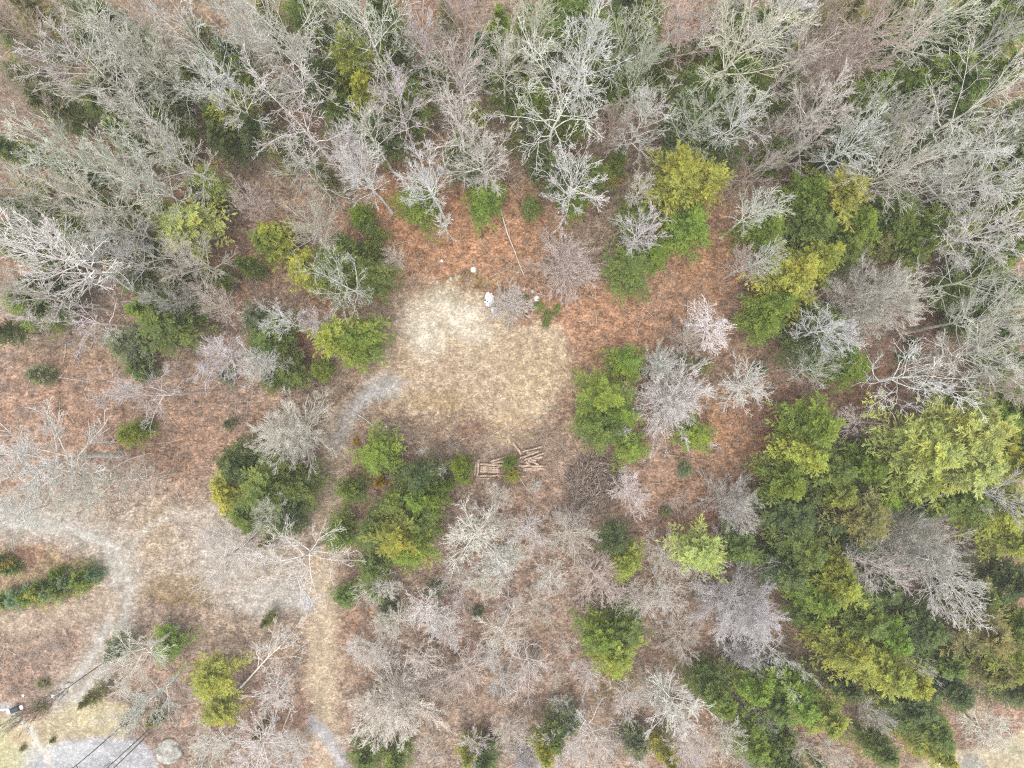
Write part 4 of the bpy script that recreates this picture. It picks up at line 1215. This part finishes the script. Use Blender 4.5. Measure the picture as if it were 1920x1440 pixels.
RK = [(887, 506, 5.5, M_WROCK, 'bright white rock on rust leaves above the clearing'), (828, 489, 3, M_WROCK, 'small pale rock left of the bright white rock above the clearing'),
      (1006, 560, 6, M_WROCK, 'pale rock right of the violet white bare bush'), (998, 546, 4, M_ROCK, 'small grey rock just above the pale rock by the bush'),
      (1075, 1246, 7, M_ROCK, 'round grey rock on brown ground near the bottom, right of middle'), (152, 1109, 3, M_WROCK, 'pale stone at the lower rim of the planting bed'),
      (845, 522, 4, M_ROCK, 'grey rock in the stony rim at the top of the clearing'), (860, 518, 3, M_ROCK, 'smaller grey rock right of another in the stony top rim'),
      (820, 528, 3.5, M_ROCK, 'grey rock at the left part of the stony top rim'), (724, 800, 2.5, M_WROCK, 'small white stone right of the pale pole'),
      (100, 1305, 4, M_WROCK, 'white stone right of a paler row above the footpath, lower left'), (108, 1307, 3, M_WROCK, 'smaller white stone touching the one above the footpath'),
      (44, 1304, 3, M_WROCK, 'small pale stone above the dark cart, lower left')]
for i, (x, y, r, m, lab) in enumerate(RK): rock('rock', x, y, r, r * .045, m, lab, 'rock', 20 + i, 'rocks on the ground')

# ragged white heap at the rim of the clearing
def white_heap():
    rng = np.random.RandomState(4); parts = []
    for (x, y, rx, ry, n) in ((917, 562, 7, 12, 46), (927, 585, 4, 9, 14)):
        for _ in range(n):
            a = rng.uniform(0, 6.28); rr = math.sqrt(rng.rand()); px, py = x + rx * rr * math.cos(a), y + ry * rr * math.sin(a)
            c = np.array(pw(px, py, .12 + .35 * (1 - rr))); s = rng.uniform(.10, .24); g = rng.randint(7, 10); th = np.linspace(0, 2 * np.pi, g, endpoint=False)
            rad = s * rng.uniform(.6, 1.3, g); top = np.stack([c[0] + rad * np.cos(th), c[1] + rad * np.sin(th), c[2] + rng.normal(0, .05, g)], 1)
            bot = top - [0, 0, .12]; V = np.concatenate([top, bot, [c + [0, 0, .07]], [c - [0, 0, .15]]])
            f = [(j, (j + 1) % g, 2 * g) for j in range(g)] + [(g + (j + 1) % g, g + j, 2 * g + 1) for j in range(g)]
            q = [(j, g + j, g + (j + 1) % g, (j + 1) % g) for j in range(g)]
            parts.append((V, np.array(f), np.array(q)))
    Vs = []; Fs = []; n = 0
    for V, f, q in parts: Vs.append(V); Fs += [f + n, q + n]; n += len(V)
    V = np.concatenate(Vs); c = V.mean(0); c[2] = 0
    tag(link('white_heap', mesh_np('white_heap', V - c, Fs, M_WHITE), loc=tuple(c)), 'ragged bright white heap with dark gaps at the top rim of the clearing', 'heap')
white_heap()

# small cart with pale legs at the head of the footpath, and the white edging beside it
def box(cx, cy, cz, sx, sy, sz, bev=.12):
    x, y, z = sx / 2, sy / 2, sz / 2; b = min(x, y) * bev
    o = [(x - b, y), (x, y - b), (x, -y + b), (x - b, -y), (-x + b, -y), (-x, -y + b), (-x, y - b), (-x + b, y)][::-1]
    V = np.array([(cx + a, cy + c, cz - z) for a, c in o] + [(cx + a, cy + c, cz + z) for a, c in o])
    q = np.array([(j, (j + 1) % 8, 8 + (j + 1) % 8, 8 + j) for j in range(8)])
    return V, [q, np.array([list(range(8, 16))]), np.array([list(range(7, -1, -1))])]
def boxes(name, bl, mat, parent=None):
    Vs, Fs, n = [], [], 0
    for b in bl:
        V, f = box(*b); Vs.append(V); Fs += [k + n for k in f]; n += len(V)
    return link(name, mesh_np(name, np.concatenate(Vs), Fs, mat), parent)
ct = bpy.data.objects.new('cart', None); COL.objects.link(ct); ct.location = pw(38, 1324); ct.rotation_euler = (0, 0, .35)
tag(ct, 'small dark cart with pale legs at the upper end of the footpath, lower left', 'cart')
boxes('body', [(0, 0, .72, 1.0, .55, .28)], M_DARK, ct); boxes('lid', [(0, .03, .92, .9, .5, .10)], M_DARK, ct); boxes('side_shelf', [(-.72, 0, .80, .42, .42, .04)], M_WPAINT, ct); boxes('side_shelf', [(.70, 0, .80, .36, .42, .04)], M_WPAINT, ct)
for x, y in ((-.4, .2), (.4, .2), (-.4, -.2), (.4, -.2)): boxes('leg', [(x, y - .12, .29, .06, .06, .58)], M_WPAINT, ct)
eb = boxes('edging_board', [(0, 0, .12, 2.6, .16, .26)], M_WPAINT); eb.location = pw(-4, 1329); eb.rotation_euler = (0, 0, .03)
tag(eb, 'straight white edging board at the left edge, ending at the footpath', 'board')

# ------------------------------------------------------------------ thin air volume added only to lift the shade between the crowns
hm = bpy.data.materials.new('shade_lift'); hm.use_nodes = True; hn = hm.node_tree; hn.nodes.remove(hn.nodes['Principled BSDF'])
pv = hn.nodes.new('ShaderNodeVolumePrincipled'); pv.inputs['Color'].default_value = (.96, .96, .95, 1); pv.inputs['Density'].default_value = .0007; pv.inputs['Anisotropy'].default_value = .2
hn.links.new(pv.outputs[0], hn.nodes['Material Output'].inputs['Volume'])
hv = np.array([(x, y, z) for z in (-1.6, 79.5) for x, y in ((-240, -240), (240, -240), (240, 240), (-240, 240))], float)
tag(link('added_haze', mesh_np('added_haze', hv, [np.array([(3, 2, 1, 0), (4, 5, 6, 7), (0, 1, 5, 4), (1, 2, 6, 5), (2, 3, 7, 6), (3, 0, 4, 7)])], hm)), kind='stuff')
